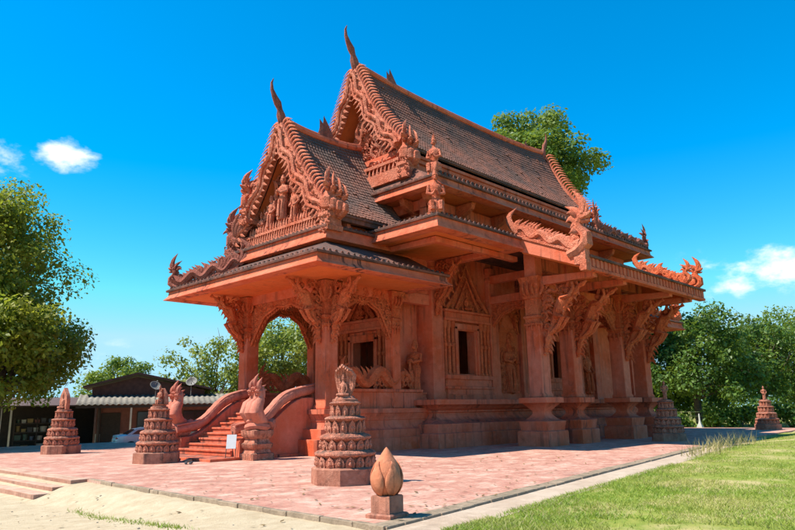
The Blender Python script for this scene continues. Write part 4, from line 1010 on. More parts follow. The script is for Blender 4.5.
# small tiered shrines
petals = [petal_mesh(.22, .25, .09), petal_mesh(.20, .24, .09), petal_mesh(.17, .29, .08), petal_mesh(.14, .30, .07)]
petal_me = [p.mesh('shrine_petal', 'shrine') for p in petals]
def oct_(b, prof, c=(0, 0, 0), n=16): b.lathe(c, prof, n, PI/n)
base_b = B(); base_b.lathe((0, 0, 0), [(.80, -.03), (.80, .34), (.76, .37), (.70, .38)], 8, PI/8); base_me = base_b.mesh('shrine_base', 'dark_block', .5)
tiers = [(.66, .37, .62, .72, .13, 18), (.56, .75, .98, .61, .13, 16), (.43, 1.13, 1.42, .49, .09, 14), (.32, 1.47, 1.78, .38, .07, 12)]
tier_me = []
for (r, z0, z1, rl, hl, npt) in tiers:
    b = B(); oct_(b, [(r+.03, z0-.01), (r-.02, z0+.03), (r-.05, z1-.05), (r-.01, z1-.02), (rl-.03, z1+.0), (rl, z1+.03), (rl, z1+hl*.5), (rl-.04, z1+hl*.8), (r-.12, z1+hl+.02)], n=20); tier_me.append(b.mesh('shrine_tier', 'shrine', .6))
def shrine(loc, yaw, label, top, s=1.):
    t = thing('tiered_shrine', label, 'shrine', loc, yaw, s, 'small tiered shrines on the terrace')
    child('base', base_me, t)
    for k, (r, z0, z1, rl, hl, npt) in enumerate(tiers):
        tr = child('tier', tier_me[k], t)
        for i in range(npt):
            a = 2*PI*i/npt
            rot = Matrix.Rotation(a, 4, 'Z') @ Matrix.Translation((-(r-.03), 0, z0)) @ Matrix.Scale(1.0, 4)
            child('petal', petal_me[k], tr, rot=rot)
    b = B()
    if top == 'hood':
        b.lathe((0, 0, 0), [(.30, 1.83), (.30, 1.9), (.24, 1.92), (.2, 1.98)], 12)
        for k in range(7):
            q = (k-3)/3; b.tube([(.0, q*.10, 1.95), (.03, q*.20, 2.2), (.02, q*.24, 2.45), (-.06, q*.19, 2.66-.10*abs(q)), (-.16, q*.15, 2.70-.12*abs(q))], [.05, .055, .06, .055, .03], 6)
        b.ell((.05, 0, 2.3), (.06, .22, .36)); statue(b, place((-.08, 0, 1.95), 0, .6), 'sit', 1)
    elif top == 'plaque':
        b.lathe((0, 0, 0), [(.30, 1.83), (.30, 1.9), (.24, 1.92)], 12)
        b.prism([(-.30, 0), (.30, 0), (.34, .35), (.28, .62), (.12, .80), (0, .95), (-.12, .80), (-.28, .62), (-.34, .35)], (.07, 0, 1.9), (0, 1, 0), (0, 0, 1), (-1, 0, 0), .16); statue(b, place((-.1, 0, 1.92), 0, .75), 'sit', 1)
    elif top == 'buddha':
        b.lathe((0, 0, 0), [(.30, 1.83), (.30, 1.9), (.22, 1.93), (.26, 2.0)], 12); statue(b, place((0, 0, 1.98), 0, .72), 'kneel', 0)
        b.tube([(.16, -.13, 1.98), (.15, -.12, 2.35), (.12, -.05, 2.55)], [.10, .08, .04], 6); b.tube([(.16, .13, 1.98), (.15, .12, 2.35), (.12, .05, 2.55)], [.10, .08, .04], 6)
    else:
        b.lathe((0, 0, 0), [(.30, 1.83), (.30, 1.9), (.2, 1.93)], 12); statue(b, place((0, 0, 1.92), 0, .9), 'stand', 1)
    child('finial_figure', b.mesh('shrine_figure', 'shrine'), t)
    return t
shrine((10.75, 12.2, 0), R(18), 'tall tiered terracotta shrine topped by a naga hood, nearest the lotus bud', 'hood')
shrine((11.5, 23.0, 0), R(10), 'tiered terracotta shrine topped by a kneeling figure in front of the stair', 'buddha')
shrine((11.85, 32.9, 0), R(5), 'tiered terracotta shrine topped by a pointed plaque beside the dark house', 'plaque', 1.03)
shrine((32.45, 13.65, 0), R(28), 'shaded tiered shrine with standing figure next to the side colonnade', 'stand')
shrine((49.3, 14.1, 0), R(30), 'distant tiered shrine with standing figure before the dark trees at right', 'stand', 1.0)

# lotus bud on its block
t = thing('lotus_bud', 'terracotta lotus bud on a square block at the terrace corner', 'ornament', (7.72, 7.78, 0), R(8))
b = B(); b.rectp(-.27, .27, -.27, .27, [(-.03, -.04), (-.03, .05), (-.05, .07)]); child('footing', b.mesh('bud_footing', 'dark_block'), t)
b = B(); b.rectp(-.21, .21, -.21, .21, [(-.03, .06), (-.03, .31), (-.045, .33)]); child('block', b.mesh('bud_block', 'dark_block'), t)
b = B(); prof = [(.10, .32), (.15, .35), (.205, .43), (.235, .53), (.235, .62), (.215, .71), (.175, .81), (.125, .88), (.075, .96), (.035, 1.015), (.004, 1.05)]
b.lathe((0, 0, 0), prof, 24); bd = child('bud', b.mesh('bud_body', 'bud', 1.2), t)
for k in range(5):
    a = 2*PI*k/5+.5; vs_ = []; K = 9
    grid = []
    for i in range(K+1):
        s = i/K; z = .34+s*.50
        r = np.interp(z, [q[1] for q in prof], [q[0] for q in prof])+.006+.012*(1-s)
        wd = .62*math.sin(PI*min(1, .12+s*.88))**.75*(1-s**3*.6)
        grid.append([(r*math.cos(a+wd*q), r*math.sin(a+wd*q), z) for q in (-1, -.5, 0, .5, 1)])
    pb = B(); m_ = len(grid); pb.add([q for rw in grid for q in rw], [(i*5+j, i*5+j+1, (i+1)*5+j+1, (i+1)*5+j) for i in range(m_-1) for j in range(4)])
    me = pb.mesh('bud_petal', 'bud', 1.2); pe = child('petal', me, bd); md = pe.modifiers.new('thick', 'SOLIDIFY'); md.thickness = .014; md.offset = 1.

# white notice board leaning on the stair, shoes
t = thing('notice_board', 'blank white board on a thin stand at the foot of the stair', 'sign', (13.5, 21.45, .10), R(48))
b = B(); b.prism([(-.17, 0), (.17, 0), (.17, .5), (-.17, .5)], (0, 0, .30), (0, 1, 0), unit((.28, 0, 1)), (-1, 0, .28), .03); child('panel', b.mesh('board_panel', flat('white_board', (.62, .62, .60), .5, 0, .05)), t)
for q in (-1, 1):
    b = B(); b.tube([(-.08, q*.17, 0), (.02, q*.17, .35)], .015, 5); child('leg', b.mesh('board_leg', 'wood'), t)
b = B(); b.tube([(.35, 0, 0), (.22, 0, .9)], .015, 5); child('leg', b.mesh('board_leg', 'wood'), t)
shoe_b = B(); shoe_b.rings([[(x, w, 0), (x, w, h), (x, -w, h), (x, -w, 0)] for x, w, h in ((-.14, .03, .02), (-.1, .05, .05), (0, .045, .07), (.08, .04, .09), (.13, .03, .07))])
shoe_cols = [flat('shoe_tan', (.30, .18, .10)), flat('shoe_black', (.02, .02, .022)), flat('shoe_grey', (.25, .25, .26))]
k = 0
for (x, y, yaw, c) in [(12.25, 22.1, 20, 0), (12.3, 22.4, 5, 0), (12.2, 22.9, -15, 1), (12.35, 23.15, -5, 1), (12.25, 23.7, 30, 2), (11.7, 21.3, 60, 1), (11.8, 21.15, 45, 1)]:
    me = shoe_b.mesh('shoe', shoe_cols[c]); o = bpy.data.objects.new('shoe', me); COL.objects.link(o); o.location = (x, y, .005); o.rotation_euler.z = R(yaw); o.scale = (1.15,)*3
    md = o.modifiers.new('sub', 'SUBSURF'); md.levels = 1; md.render_levels = 1
    tag(o, ['right tan shoe on the paving below the stair', 'left tan shoe on the paving below the stair', 'black shoe nearest the tan pair below the stair', 'black shoe beside the grey one below the stair', 'single grey shoe left below the stair', 'black shoe at the back of the kneeling-figure shrine', 'black shoe nearer the camera behind the kneeling-figure shrine'][k], 'shoe', 'shoes left by the stair'); k += 1

# ---- house behind the terrace at the left
def pixel_ground(x, depth): d = (F_*668.95+RT*(x-397.5)-UP*(415-265.))/668.95*depth; return d[:2]
hp = pixel_ground(140, 49.); hyaw = math.atan2(hp[1], hp[0])-PI/2       # local +Y points away from the camera
M['hwall'] = flat('brown_boards', (.085, .045, .034), .8, 0, .3, 4., .2); M['hred'] = flat('dull_red_wall', (.17, .062, .045), .85, 0, .25, 3.); M['corr'] = flat('fibre_cement', (.20, .18, .145), .85, 0, .3, 2.5, .2)
M['hdark'] = flat('dark_boards', (.035, .025, .02), .9); M['cream'] = flat('pale_render', (.48, .43, .36), .9, 0, .15, 2.); M['glass'] = flat('window_glass', (.02, .025, .03), .12, 0, .2)  # dark boards are one even near-black brown
house = thing('house', 'low brown house with pale corrugated veranda roof behind the terrace', 'house', (hp[0], hp[1], -.55), hyaw)
def hpart(name, b, mat, par=house, bevel=0, kind=None):
    return child(name, b.mesh(name, mat), par, kind=kind)
b = B(); b.box(-3.0, 6.6, .0, 6.5, 0, 3.1); hpart('wall', b, 'hred')
b = B(); b.box(-3.0, 6.65, -.02, .06, 0, .95); hpart('wall_base', b, 'cream')
b = B(); b.prism([(-3.4, 3.0), (4.6, 3.0), (4.6, 4.05), (.0-.3, 5.05), (-3.4, 4.25)], (0, 1.2, 0), (1, 0, 0), (0, 0, 1), (0, 1, 0), .12); hpart('gable_wall', b, 'hwall')
for (x0, z0, x1, z1) in ((-4.0, 4.22, -.3, 5.22), (-.3, 5.22, 5.1, 4.05)):
    b = B(); b.add([(x, y, z+q) for y in (.6, 7.) for (x, z) in ((x0, z0), (x1, z1)) for q in (0, .14)], [(0, 2, 3, 1), (4, 5, 7, 6), (0, 1, 5, 4), (2, 6, 7, 3), (1, 3, 7, 5), (0, 4, 6, 2)]); hpart('roof_slope', b, 'hwall')
b = B(); n = 120; top = []; rowa = []; rowb = []
for i in range(n+1):
    x = -4.2+11.6*i/n; q = .045*math.sin(i*PI/2.0+.4); rowa.append((x, -1.7, 2.98+q)); rowb.append((x, 1.3, 3.75+q))
b.add(rowa+rowb, [(i, i+1, n+2+i, n+1+i) for i in range(n)]); ve = hpart('veranda_roof', b, 'corr'); md = ve.modifiers.new('thick', 'SOLIDIFY'); md.thickness = .02
b = B(); b.box(-4.2, 7.4, -1.62, -1.52, 2.74, 2.92); hpart('fascia_board', b, 'hdark')
for x in (-2.9, -.6, 2.2, 5.0, 7.2):
    b = B(); b.box(x-.06, x+.06, -1.6, -1.48, 0, 2.8); hpart('post', b, 'cream' if x == -.6 else 'hwall')
for (x0, x1) in ((-.2, 1.9), (3.0, 4.8)):
    b = B(); b.box(x0, x1, -.06, .02, 1.1, 2.5); wdw = hpart('window', b, 'hdark')
    for q in (0, 1):
        b = B(); w_ = (x1-x0)/2; b.box(x0+q*w_+.06, x0+(q+1)*w_-.06, -.09, -.05, 1.17, 2.43); hpart('pane', b, 'glass', wdw)
b = B(); b.box(-2.6, -1.3, -.06, .02, 0, 2.4); hpart('door', b, 'hdark')
# open shed on the left
shp = pixel_ground(28, 46.); shed = thing('shed', 'dark open shed crowded with household things under the olive tree', 'shed', (shp[0], shp[1], -.5), math.atan2(shp[1], shp[0])-PI/2)
b = B(); b.box(-4.0, 4.6, 3.4, 3.6, 0, 3.0); hpart('back_wall', b, 'hdark', shed); b = B(); b.box(4.45, 4.6, -.2, 3.4, 0, 3.0); hpart('side_wall', b, 'hdark', shed)
b = B(); b.add([(-4.3, -.9, 2.85), (4.8, -.9, 2.85), (4.8, 3.9, 3.5), (-4.3, 3.9, 3.5), (-4.3, -.9, 2.93), (4.8, -.9, 2.93), (4.8, 3.9, 3.58), (-4.3, 3.9, 3.58)], [(0, 3, 2, 1), (4, 5, 6, 7), (0, 1, 5, 4), (1, 2, 6, 5), (2, 3, 7, 6), (3, 0, 4, 7)]); hpart('roof', b, 'hwall', shed)
for x in (-1.6, -1.0, 2.2, 4.4): b = B(); b.box(x-.06, x+.06, -.8, -.68, 0, 2.88); hpart('post', b, 'cream' if x < 0 else 'wood', shed)
b = B()
for z in (.55, 1.1, 1.7): b.box(-.8, 2.0, .6, 1.2, z, z+.05)
for x in (-.8, .6, 1.95): b.box(x, x+.06, .62, 1.18, 0, 2.1)
hpart('shelf', b, 'wood', shed)
rs = random.Random(11); pal = [(.30, .30, .28), (.07, .10, .16), (.22, .16, .06), (.14, .05, .04), (.05, .09, .07), (.34, .31, .26), (.05, .05, .06), (.04, .035, .03)]
pots = ['plastic crate', 'cardboard box', 'paint tub', 'storage tin']
for z in (.02, .60, 1.15, 1.75):
    x = -.7; cix = 1
    while x < 1.8:
        w = rs.uniform(.22, .5); h = rs.uniform(.2, .42); b = B(); kind = rs.randrange(4)
        if kind % 2: b.rectp(x, x+w, .7, 1.1, [(.0, z), (.02, z+h*.9), (.03, z+h*.9), (.03, z+h), (.0, z+h)])
        else: b.lathe((x+w/2, .9, z), [(w*.42, 0), (w*.48, h*.9), (w*.5, h*.9), (w*.5, h), (w*.3, h)], 10)
        ci = rs.randrange(len(pal)); c = pal[ci]; o = obj('stored_container', b, flat('container_paint', c, .6))
        o.matrix_world = shed.matrix_world.copy()
        cnm = ['pale grey', 'dark blue', 'ochre', 'dark red', 'dark green', 'cream', 'charcoal', 'brown'][ci]; lvl = {.02: 'on the shed floor', .60: 'on the lowest shed shelf', 1.15: 'on the middle shed shelf', 1.75: 'on the top shed shelf'}[z]; tag(o, '%s %s %s, %s from the left' % (cnm, 'box' if kind % 2 else 'tub', lvl, ['first', 'second', 'third', 'fourth', 'fifth', 'sixth', 'seventh', 'eighth', 'ninth', 'tenth'][cix-1]), 'container', 'things stored in the shed'); cix += 1; x += w+rs.uniform(.05, .15)
# satellite dishes on the veranda roof
def dish(px, depth, z, r, label, yaw):
    q = pixel_ground(px, depth); t = thing('satellite_dish', label, 'satellite dish', (q[0], q[1], z), yaw, 1., 'satellite dishes on the house roof')
    b = B(); K = 6; rs_ = []
    for i in range(K+1): a = .02+i/K; rs_.append([(-.35*r+.35*r*a*a, a*r*math.cos(2*PI*j/18), a*r*math.sin(2*PI*j/18)) for j in range(18)])
    b.rings(rs_, cap=False); A = np.array(Matrix.Rotation(R(-38), 4, 'Y')); bb = B(); bb.merge(b, A); o = child('reflector', bb.mesh('dish_reflector', M['mesh']), t); md = o.modifiers.new('thick', 'SOLIDIFY'); md.thickness = .02
    b = B(); b.tube([(0.05, 0, -1.0), (0.05, 0, -.1)], .03, 6); child('mast', b.mesh('dish_mast', M['mesh']), t)
    b = B(); b.tube([(-.2, 0, 0), (.6*r, 0, .75*r)], .015, 5); b.ell((.6*r, 0, .75*r), (.06, .06, .06)); child('feed_arm', b.mesh('dish_arm', M['mesh']), t)
M['mesh'] = flat('dish_metal', (.17, .165, .15), .7, .1, .2)
dish(154, 48.2, 3.75, .40, 'grey satellite dish on the roof just behind the kneeling-figure shrine', hyaw-PI/2+R(25))
dish(190, 48.2, 4.0, .40, 'satellite dish on the roof behind the left stair naga', hyaw-PI/2-R(20))

# ---- parked car
def car():
    q = pixel_ground(152, 43.5); t = thing('parked_car', 'silver sedan parked before the brown house, its tail towards the left', 'car', (q[0], q[1], -.55), hyaw+R(12))
    paint = flat('silver_paint', (.62, .62, .61), .3, .25, .05); gl = flat('car_glass', (.02, .03, .035), .08, 0, .1); blk = flat('tyre_rubber', (.02, .02, .02), .8); rim = flat('alloy', (.45, .45, .46), .35, .8, .1); redl = flat('tail_lens', (.55, .02, .02), .2, 0, .1); wh = flat('number_plate', (.75, .75, .72), .5, 0, .05)
    # side profile: x along the car (tail at -2.2)
    st = [(-2.22, .45, .80, .76), (-2.15, .32, .98, .82), (-1.7, .26, 1.03, .86), (-1.2, .24, 1.02, .87), (0, .22, .98, .88), (1.0, .24, .94, .87), (1.6, .26, .88, .84), (2.05, .32, .74, .78), (2.2, .42, .62, .70)]
    b = B(); rs_ = []
    for x, z0, z1, w in st: rs_.append([(x, -w*.92, z0), (x, -w, (z0+z1)*.5), (x, -w*.97, z1-.08), (x, -w*.86, z1), (x, w*.86, z1), (x, w*.97, z1-.08), (x, w, (z0+z1)*.5), (x, w*.92, z0)])
    b.rings(rs_); child('body', b.mesh('car_body', paint), t)
    st = [(-1.62, 1.0, .80), (-1.05, 1.36, .70), (-.5, 1.44, .67), (.3, 1.42, .67), (.65, 1.30, .70), (1.2, .95, .80)]
    b = B(); rs_ = [[(x, -.82, .93), (x, -w, z), (x, w, z), (x, .82, .93)] for x, z, w in st]; b.rings(rs_); cb = child('cabin', b.mesh('car_cabin', paint), t)
    for s in (-1, 1):
        for (pts) in ([(-1.35, 1.02), (-.98, 1.28), (-.42, 1.36), (-.42, 1.02)], [(-.34, 1.02), (-.34, 1.36), (.28, 1.34), (.85, 1.02)]):
            b = B(); b.prism([(x, z) for x, z in pts], (0, s*.755, 0), (1, 0, 0), (0, -s*.11 if False else 0, 1), (0, s, 0), .035); child('side_window', b.mesh('car_side_window', gl), cb)
    b = B(); b.add([(-1.60, -.68, 1.02), (-1.60, .68, 1.02), (-1.10, .58, 1.33), (-1.10, -.58, 1.33)], [(0, 1, 2, 3)]); b.v = [(x-.03, y, z+.02) for x, y, z in b.v]; child('rear_window', b.mesh('car_rear_window', gl), cb)
    for x in (-1.35, 1.35):
        for s in (-1, 1):
            b = B(); b.lathe((0, 0, 0), [(.2, -.1), (.30, -.1), (.32, -.06), (.32, .06), (.30, .1), (.2, .1)], 20); V = [(a, c, d) for a, d, c in b.v]; b.v = [(x+a, s*.78+c, .32+d) for a, c, d in V]; wl_ = child('wheel', b.mesh('car_tyre', blk), t)
            b = B(); b.lathe((0, 0, 0), [(.02, -.09), (.2, -.07), (.2, .07), (.02, .09)], 12); V = [(a, c, d) for a, d, c in b.v]; b.v = [(x+a, s*.79+c, .32+d) for a, c, d in V]; child('rim', b.mesh('car_rim', rim), wl_)
    for s in (-1, 1):
        b = B(); b.ell((-2.15, s*.62, .80), (.09, .20, .11), 8, 6); child('tail_light', b.mesh('car_tail_light', redl), t)
        b = B(); b.ell((2.12, s*.58, .64), (.08, .18, .09), 8, 6); child('headlight', b.mesh('car_headlight', rim), t)
    b = B(); b.rings([[(x, -w, .34), (x, -w, .56), (x, w, .56), (x, w, .34)] for x, w in ((-2.34, .72), (-2.30, .80), (-2.1, .85))]); child('bumper', b.mesh('car_bumper', paint), t)
    b = B(); b.box(-2.26, -2.22, -.26, .26, .66, .78); child('number_plate', b.mesh('car_number_plate', wh), t)
car()

# ---- small white post and garden fence at the far right
q = pixel_ground(699, 53.); b = B(); b.rings([[(q[0]-r, q[1]-r, z), (q[0]+r, q[1]-r, z), (q[0]+r, q[1]+r, z), (q[0]-r, q[1]+r, z)] for r, z in ((.22, -.3), (.20, .0), (.09, .25), (.05, .5), (.04, .95), (.01, 1.0))])
o = obj('white_post', b, flat('white_plaster', (.40, .38, .34), .8, 0, .1)); tag(o, 'small white post at the foot of the dark trees at right', 'post')
M['fence'] = flat('bamboo', (.40, .36, .16), .8, 0, .3)
p0 = np.array([*pixel_ground(672, 57.), 0.]); p1 = np.array([*pixel_ground(800, 57.), 0.])
fe = thing('bamboo_fence', 'low yellowish bamboo fence in front of the dark trees at right', 'fence', (p0[0], p0[1], -.4))
Lf = np.linalg.norm(p1-p0); uf = (p1-p0)/Lf
for i in range(int(Lf/1.6)+1):
    b = B(); c = uf*1.6*i; b.tube([c, c+np.array([0, 0, 1.55])], .045, 6); child('post', b.mesh('fence_post', 'fence'), fe)
for z in (.35, .75, 1.15, 1.5):
    b = B(); b.tube([np.array([0, 0, z]), uf*Lf+np.array([0, 0, z])], .035, 6); child('rail', b.mesh('fence_rail', 'fence'), fe)

# ================================================================== TREES
def leaf_cloud(nm, centers, radii, counts, size, seed, mat, droop=.25):
    g = np.random.default_rng(seed); Vs = []; 
    tot = 0
    for c, r, n in zip(centers, radii, counts):
        d = g.normal(size=(n, 3)); d /= np.linalg.norm(d, axis=1)[:, None]; rr = r*(g.random(n)**.45)[:, None]
        P = np.asarray(c)+d*rr*np.array([1, 1, .8])
        nr0 = d*.8+np.array([0, 0, .55])+g.normal(size=(n, 3))*.55; nr0 /= np.linalg.norm(nr0, axis=1)[:, None]
        ax = np.cross(nr0, g.normal(size=(n, 3))); ax[:, 2] -= droop; ax /= np.linalg.norm(ax, axis=1)[:, None]
        sd_ = np.cross(nr0, ax); sd_ /= np.linalg.norm(sd_, axis=1)[:, None]
        s = size*(.4+1.1*g.random(n)**1.5)[:, None]
        nr = np.cross(ax, sd_)
        V = np.stack([P, P+ax*s*.5+sd_*s*.30+nr*s*.06, P+ax*s, P+ax*s*.5-sd_*s*.30+nr*s*.06], 1); Vs.append(V.reshape(-1, 3)); tot += n
    V = np.concatenate(Vs).astype(np.float32)
    me = bpy.data.meshes.new(nm); me.vertices.add(len(V)); me.vertices.foreach_set('co', V.ravel())
    me.loops.add(tot*4); me.loops.foreach_set('vertex_index', np.arange(tot*4, dtype=np.int32)); me.polygons.add(tot); me.polygons.foreach_set('loop_start', np.arange(0, tot*4, 4, dtype=np.int32))
    me.materials.append(M[mat]); me.update(calc_edges=True); me.validate()
    return me
def tree(label, px, depth, zbase, zc, rad, nclump, nleaf, size, seed, mat, trunk_r=.3, name='tree', clump=.30, bare=0, hole=0., group=None, shape=None):
    q = pixel_ground(px, depth); t = thing(name, label, 'tree', (q[0], q[1], zbase), 0, 1., group); rs = random.Random(seed)
    C_ = np.array([0, 0, zc]); rx, ry, rz = rad; cents = []; rr = []; cnt = []
    for i in range(nclump):
        while True:
            d = np.array([rs.gauss(0, 1) for _ in range(3)]); d /= np.linalg.norm(d); k = rs.uniform(.35, 1.)**.6
            if d[2] > -.75: break
        wob = 1+.16*math.sin(3*math.atan2(d[1], d[0])+seed)+.12*math.sin(5*d[2]+seed*2)
        c = C_+d*np.array([rx, ry, rz])*k*wob*.86
        if shape and not shape(c): continue
        cents.append(c); r = clump*min(rx, rz)*rs.uniform(.55, 1.15); rr.append(r); cnt.append(max(8, int(nleaf/nclump*(r/(clump*min(rx, rz)))**2)))
    b = B(); top = zc*.75
    tp = [np.array([0, 0, -.3]), np.array([rs.uniform(-.1, .1), rs.uniform(-.1, .1), top*.4]), np.array([rs.uniform(-.3, .3), rs.uniform(-.3, .3), top*.8]), np.array([rs.uniform(-.5, .5), rs.uniform(-.5, .5), zc+rz*.3])]
    b.tube(tp, [trunk_r*1.25, trunk_r, trunk_r*.75, trunk_r*.25], 8)
    for i, c in enumerate(cents[::max(1, nclump//26)]):
        s = tp[1]*(1-(.3+.5*rs.random()))+tp[2]*(.5+.4*rs.random()); mid = (s+c)/2+np.array([rs.uniform(-.4, .4), rs.uniform(-.4, .4), rs.uniform(-.1, .6)])
        b.tube([s, mid, c], [trunk_r*.38, trunk_r*.24, trunk_r*.06], 5)
    for i in range(bare):
        c = cents[rs.randrange(len(cents))]; d = unit(c-C_+np.array([0, 0, .6]))
        for j in range(3): e = c+d*rs.uniform(1.2, 2.4)+np.array([rs.uniform(-.7, .7) for _ in range(3)]); b.tube([c*.6+C_*.4, c, (c+e)/2+np.array([rs.uniform(-.2, .2)]*3), e], [.05, .04, .025, .01], 4)
    child('trunk', b.mesh('tree_trunk', 'bark'), t)
    child('crown', leaf_cloud('tree_crown', cents, rr, cnt, size, seed, mat), t)
    return t
tree('large olive-green tree overhanging the shed at the left edge', -72, 37., -.45, 9.2, (6.3, 6.3, 9.6), 340, 125000, .25, 3, 'leaf_olive', .35, bare=12, clump=.24, shape=lambda c: c[2] > 3.6)
tree('second olive-green tree low over the shed roof at far left', -4, 36., -.45, 5.7, (4.2, 4.2, 4.6), 140, 54000, .25, 13, 'leaf_olive', .25, clump=.27, shape=lambda c: c[2] > 2.9)
tree('small round green tree behind the gable of the brown house', 118, 66., -.6, 5.2, (3.6, 3.6, 3.6), 60, 11000, .30, 4, 'leaf_green', .22)
tree('light green sparse tree rising right of the house roof', 210, 56., -.6, 4.8, (4.6, 4.6, 4.4), 70, 11000, .28, 5, 'leaf_light', .2, clump=.24, bare=5)
tree('light green tree seen through the porch columns', 278, 58., -.6, 6.4, (5.2, 5.2, 5.6), 110, 24000, .30, 6, 'leaf_light', .28, clump=.24)
tree('tall bright green tree rising behind the main roof', 541, 62., -.6, 25.4, (7.2, 7.2, 6.6), 170, 66000, .36, 7, 'leaf_green', .5, clump=.24)
tree('broad dark green tree behind the far end of the colonnade', 700, 60., -.6, 6.0, (6.6, 6.6, 5.4), 160, 42000, .32, 8, 'leaf_dark', .35, clump=.24)
tree('dark green tree at the right edge of the terrace', 764, 65., -.6, 6.2, (6.6, 6.6, 5.8), 140, 34000, .32, 9, 'leaf_dark', .35, clump=.24)
tree('lighter green tree at the far right edge behind the dark ones', 800, 70., -.6, 7.0, (5.6, 5.6, 6.2), 90, 20000, .34, 10, 'leaf_green', .3, clump=.26)
tree('low dark green tree hidden behind the last columns', 650, 64., -.6, 4.6, (5.4, 5.4, 4.6), 80, 16000, .34, 21, 'leaf_dark', .3, clump=.28)
for i, (px, dp, h) in enumerate([(676, 55.5, 1.2), (712, 56, 1.5), (738, 56.2, 1.4), (757, 57, 1.6), (790, 57, 1.7)]):
    q = pixel_ground(px, dp); g_ = np.random.default_rng(40+i); n = 9
    cents = [(g_.uniform(-1.1, 1.1), g_.uniform(-.8, .8), g_.uniform(.3, h)) for _ in range(n)]
    t = thing('shrub', ['leafy shrub at the foot of the dark trees, just right of the last shrine', 'leafy shrub beside the white post', 'leafy shrub left of the distant shrine', 'leafy shrub behind the distant shrine', 'leafy shrub at the right edge'][i], 'shrub', (q[0], q[1], -.35), 0, 1., 'shrubs along the fence')
    b = B()
    for c in cents: b.tube([(0, 0, -.1), (c[0]*.5, c[1]*.5, c[2]*.5), c], [.05, .04, .015], 5)
    child('stem', b.mesh('shrub_stem', 'bark'), t); child('foliage', leaf_cloud('shrub_foliage', cents, [.65]*n, [170]*n, .28, 60+i, 'leaf_green' if i % 2 else 'leaf_dark'), t)
# far tree line closing the view
for side, (pxs, dp) in enumerate((([-420, 330], 95.), ([640, 1250], 100.))):
    g_ = np.random.default_rng(90+side); cents = []; rr = []; cnt = []
    for px in np.linspace(pxs[0], pxs[-1], 60):
        q = pixel_ground(px, dp+g_.uniform(-6, 6))
        for k in range(3): cents.append((q[0]+g_.uniform(-2, 2), q[1]+g_.uniform(-2, 2), g_.uniform(.5, 4.2))); rr.append(g_.uniform(1.4, 2.4)); cnt.append(130)
    o = bpy.data.objects.new('far_woodland', leaf_cloud('far_woodland', cents, rr, cnt, .6, 77+side, 'leaf_dark')); COL.objects.link(o); o['kind'] = 'stuff'; tag(o, ['distant green woodland beyond the house', 'distant green woodland beyond the right-hand trees'][side], 'woodland')

# ================================================================== LAWN
def blades(nm, pts, h0, h1, w, lean, seed, mat, label):
    g_ = np.random.default_rng(seed); n = len(pts); P = np.array(pts)
    a = g_.random(n)*2*PI; h = (h0+(h1-h0)*g_.random(n)**1.5)[:, None]; ww = w*(.6+.8*g_.random(n))[:, None]
    s = np.stack([np.cos(a), np.sin(a), np.zeros(n)], 1); l = g_.normal(size=(n, 3))*lean; l[:, 2] = 1
    V = np.stack([P-s*ww, P+s*ww, P+l*h*np.array([1.6, 1.6, .92])], 1).reshape(-1, 3).astype(np.float32)
    me = bpy.data.meshes.new(nm); me.vertices.add(3*n); me.vertices.foreach_set('co', V.ravel()); me.loops.add(3*n); me.loops.foreach_set('vertex_index', np.arange(3*n, dtype=np.int32)); me.polygons.add(n); me.polygons.foreach_set('loop_start', np.arange(0, 3*n, 3, dtype=np.int32))
    me.materials.append(M[mat]); me.update(calc_edges=True); me.validate(); o = bpy.data.objects.new(nm, me); COL.objects.link(o); o['kind'] = 'stuff'; tag(o, label, 'grass'); return o
def vnoise(x, y): return math.sin(x*1.3+1.7*math.sin(y*.7))*math.sin(y*1.1+1.3*math.sin(x*.9+.5))
g_ = random.Random(17); pts = []; dry = []
while len(pts) < 170000:
    x = 7.+46*g_.random()**1.7; ey = edge_y(x); y = ey-.75-g_.random()**1.2*(2.5+.42*(x-5))
    if y < 1.0 or x-y < .9+.5*vnoise(x*2, y*2): continue
    v_ = vnoise(x*.8, y*.8)+.5*vnoise(x*2.7, y*2.9)
    if v_ > .1 and g_.random() < min(.95, 1.1*v_): continue
    pts.append((x, y, gz(x, y)-.02))
dryp = [q for q in pts[::9] if vnoise(q[0]*.5+3, q[1]*.5) > -.1]
blades('dry_lawn', dryp, .04, .12, .009, .6, 5, 'drygrass', 'straw coloured dead grass among the green lawn')
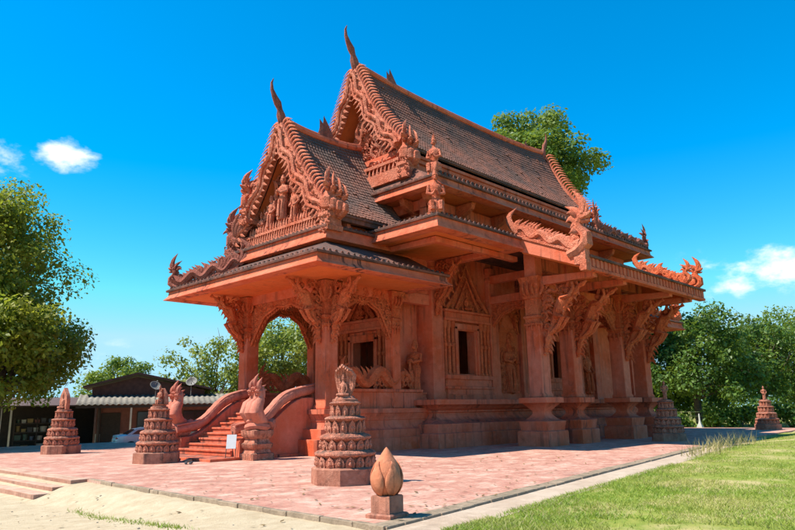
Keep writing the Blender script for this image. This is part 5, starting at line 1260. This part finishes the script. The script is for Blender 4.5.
blades('lawn_grass', pts, .03, .10, .009, .45, 1, 'grass', 'short green grass growing on the lawn beside the terrace')
pts = []
for i in range(520):
    x = 23+11*g_.random()**.8; pts.append((x, edge_y(x)-.25-abs(g_.gauss(0, .5)), gz(x, edge_y(x)-.5)-.02))
blades('tall_grass', pts, .25, .75, .012, .22, 2, 'drygrass', 'tall dry grass stalks along the terrace edge at right')
pts = []
for i in range(900):
    tt = g_.random(); c = (6.0-.45*tt, 15.6-5.5*tt); x, y = c[0]+g_.gauss(0, .07), c[1]+g_.gauss(0, .2); pts.append((x, y, gz(x, y)-.01))
blades('weeds', pts, .03, .10, .009, .4, 3, 'grass', 'tufts of weeds in the pale sand before the terrace')
# fallen leaves on the paving and sand
g3 = random.Random(21); lb = B()
for i in range(420):
    if i % 8: x, y = 7.6+20*g3.random()**1.6, 0; y = edge_y(x)+.1+g3.random()**1.5*9; z = .012
    else: x, y = g3.uniform(4.6, 7.0), g3.uniform(7., 20); z = gz(x, y)+.014
    if 16.3 < x and y > 18: continue
    a = g3.uniform(0, 6.28); L = g3.uniform(.03, .075); u = np.array([math.cos(a), math.sin(a), g3.uniform(-.1, .25)]); v_ = np.array([-math.sin(a), math.cos(a), g3.uniform(-.2, .2)]); c = np.array([x, y, z+.01])
    lb.add([c-u*L, c+v_*L*.45, c+u*L, c-v_*L*.45], [(0, 1, 2, 3)])
o = obj('fallen_leaves', lb, leaf_mat('fallen_leaf', (.14, .085, .035), (.24, .15, .05), (.10, .07, .03), .1), smooth=0); o['kind'] = 'stuff'; tag(o, 'small brown fallen leaves scattered over the paving and sand', 'leaves')
# pebbles scattered on the sand
pb = B(); g2 = random.Random(8)
for i in range(60):
    x, y = g2.uniform(4.2, 6.8), g2.uniform(6.5, 19); r = .006+.026*g2.random()**3; pb.ell((x, y, gz(x, y)+r*.2), (r, r*g2.uniform(.6, 1), r*.6), 5, 3)
o = obj('pebbles', pb, flat('pebble', (.34, .28, .21), .9)); o['kind'] = 'stuff'; tag(o, 'small pebbles scattered over the pale sand', 'pebbles')

print('objects', len(bpy.data.objects))
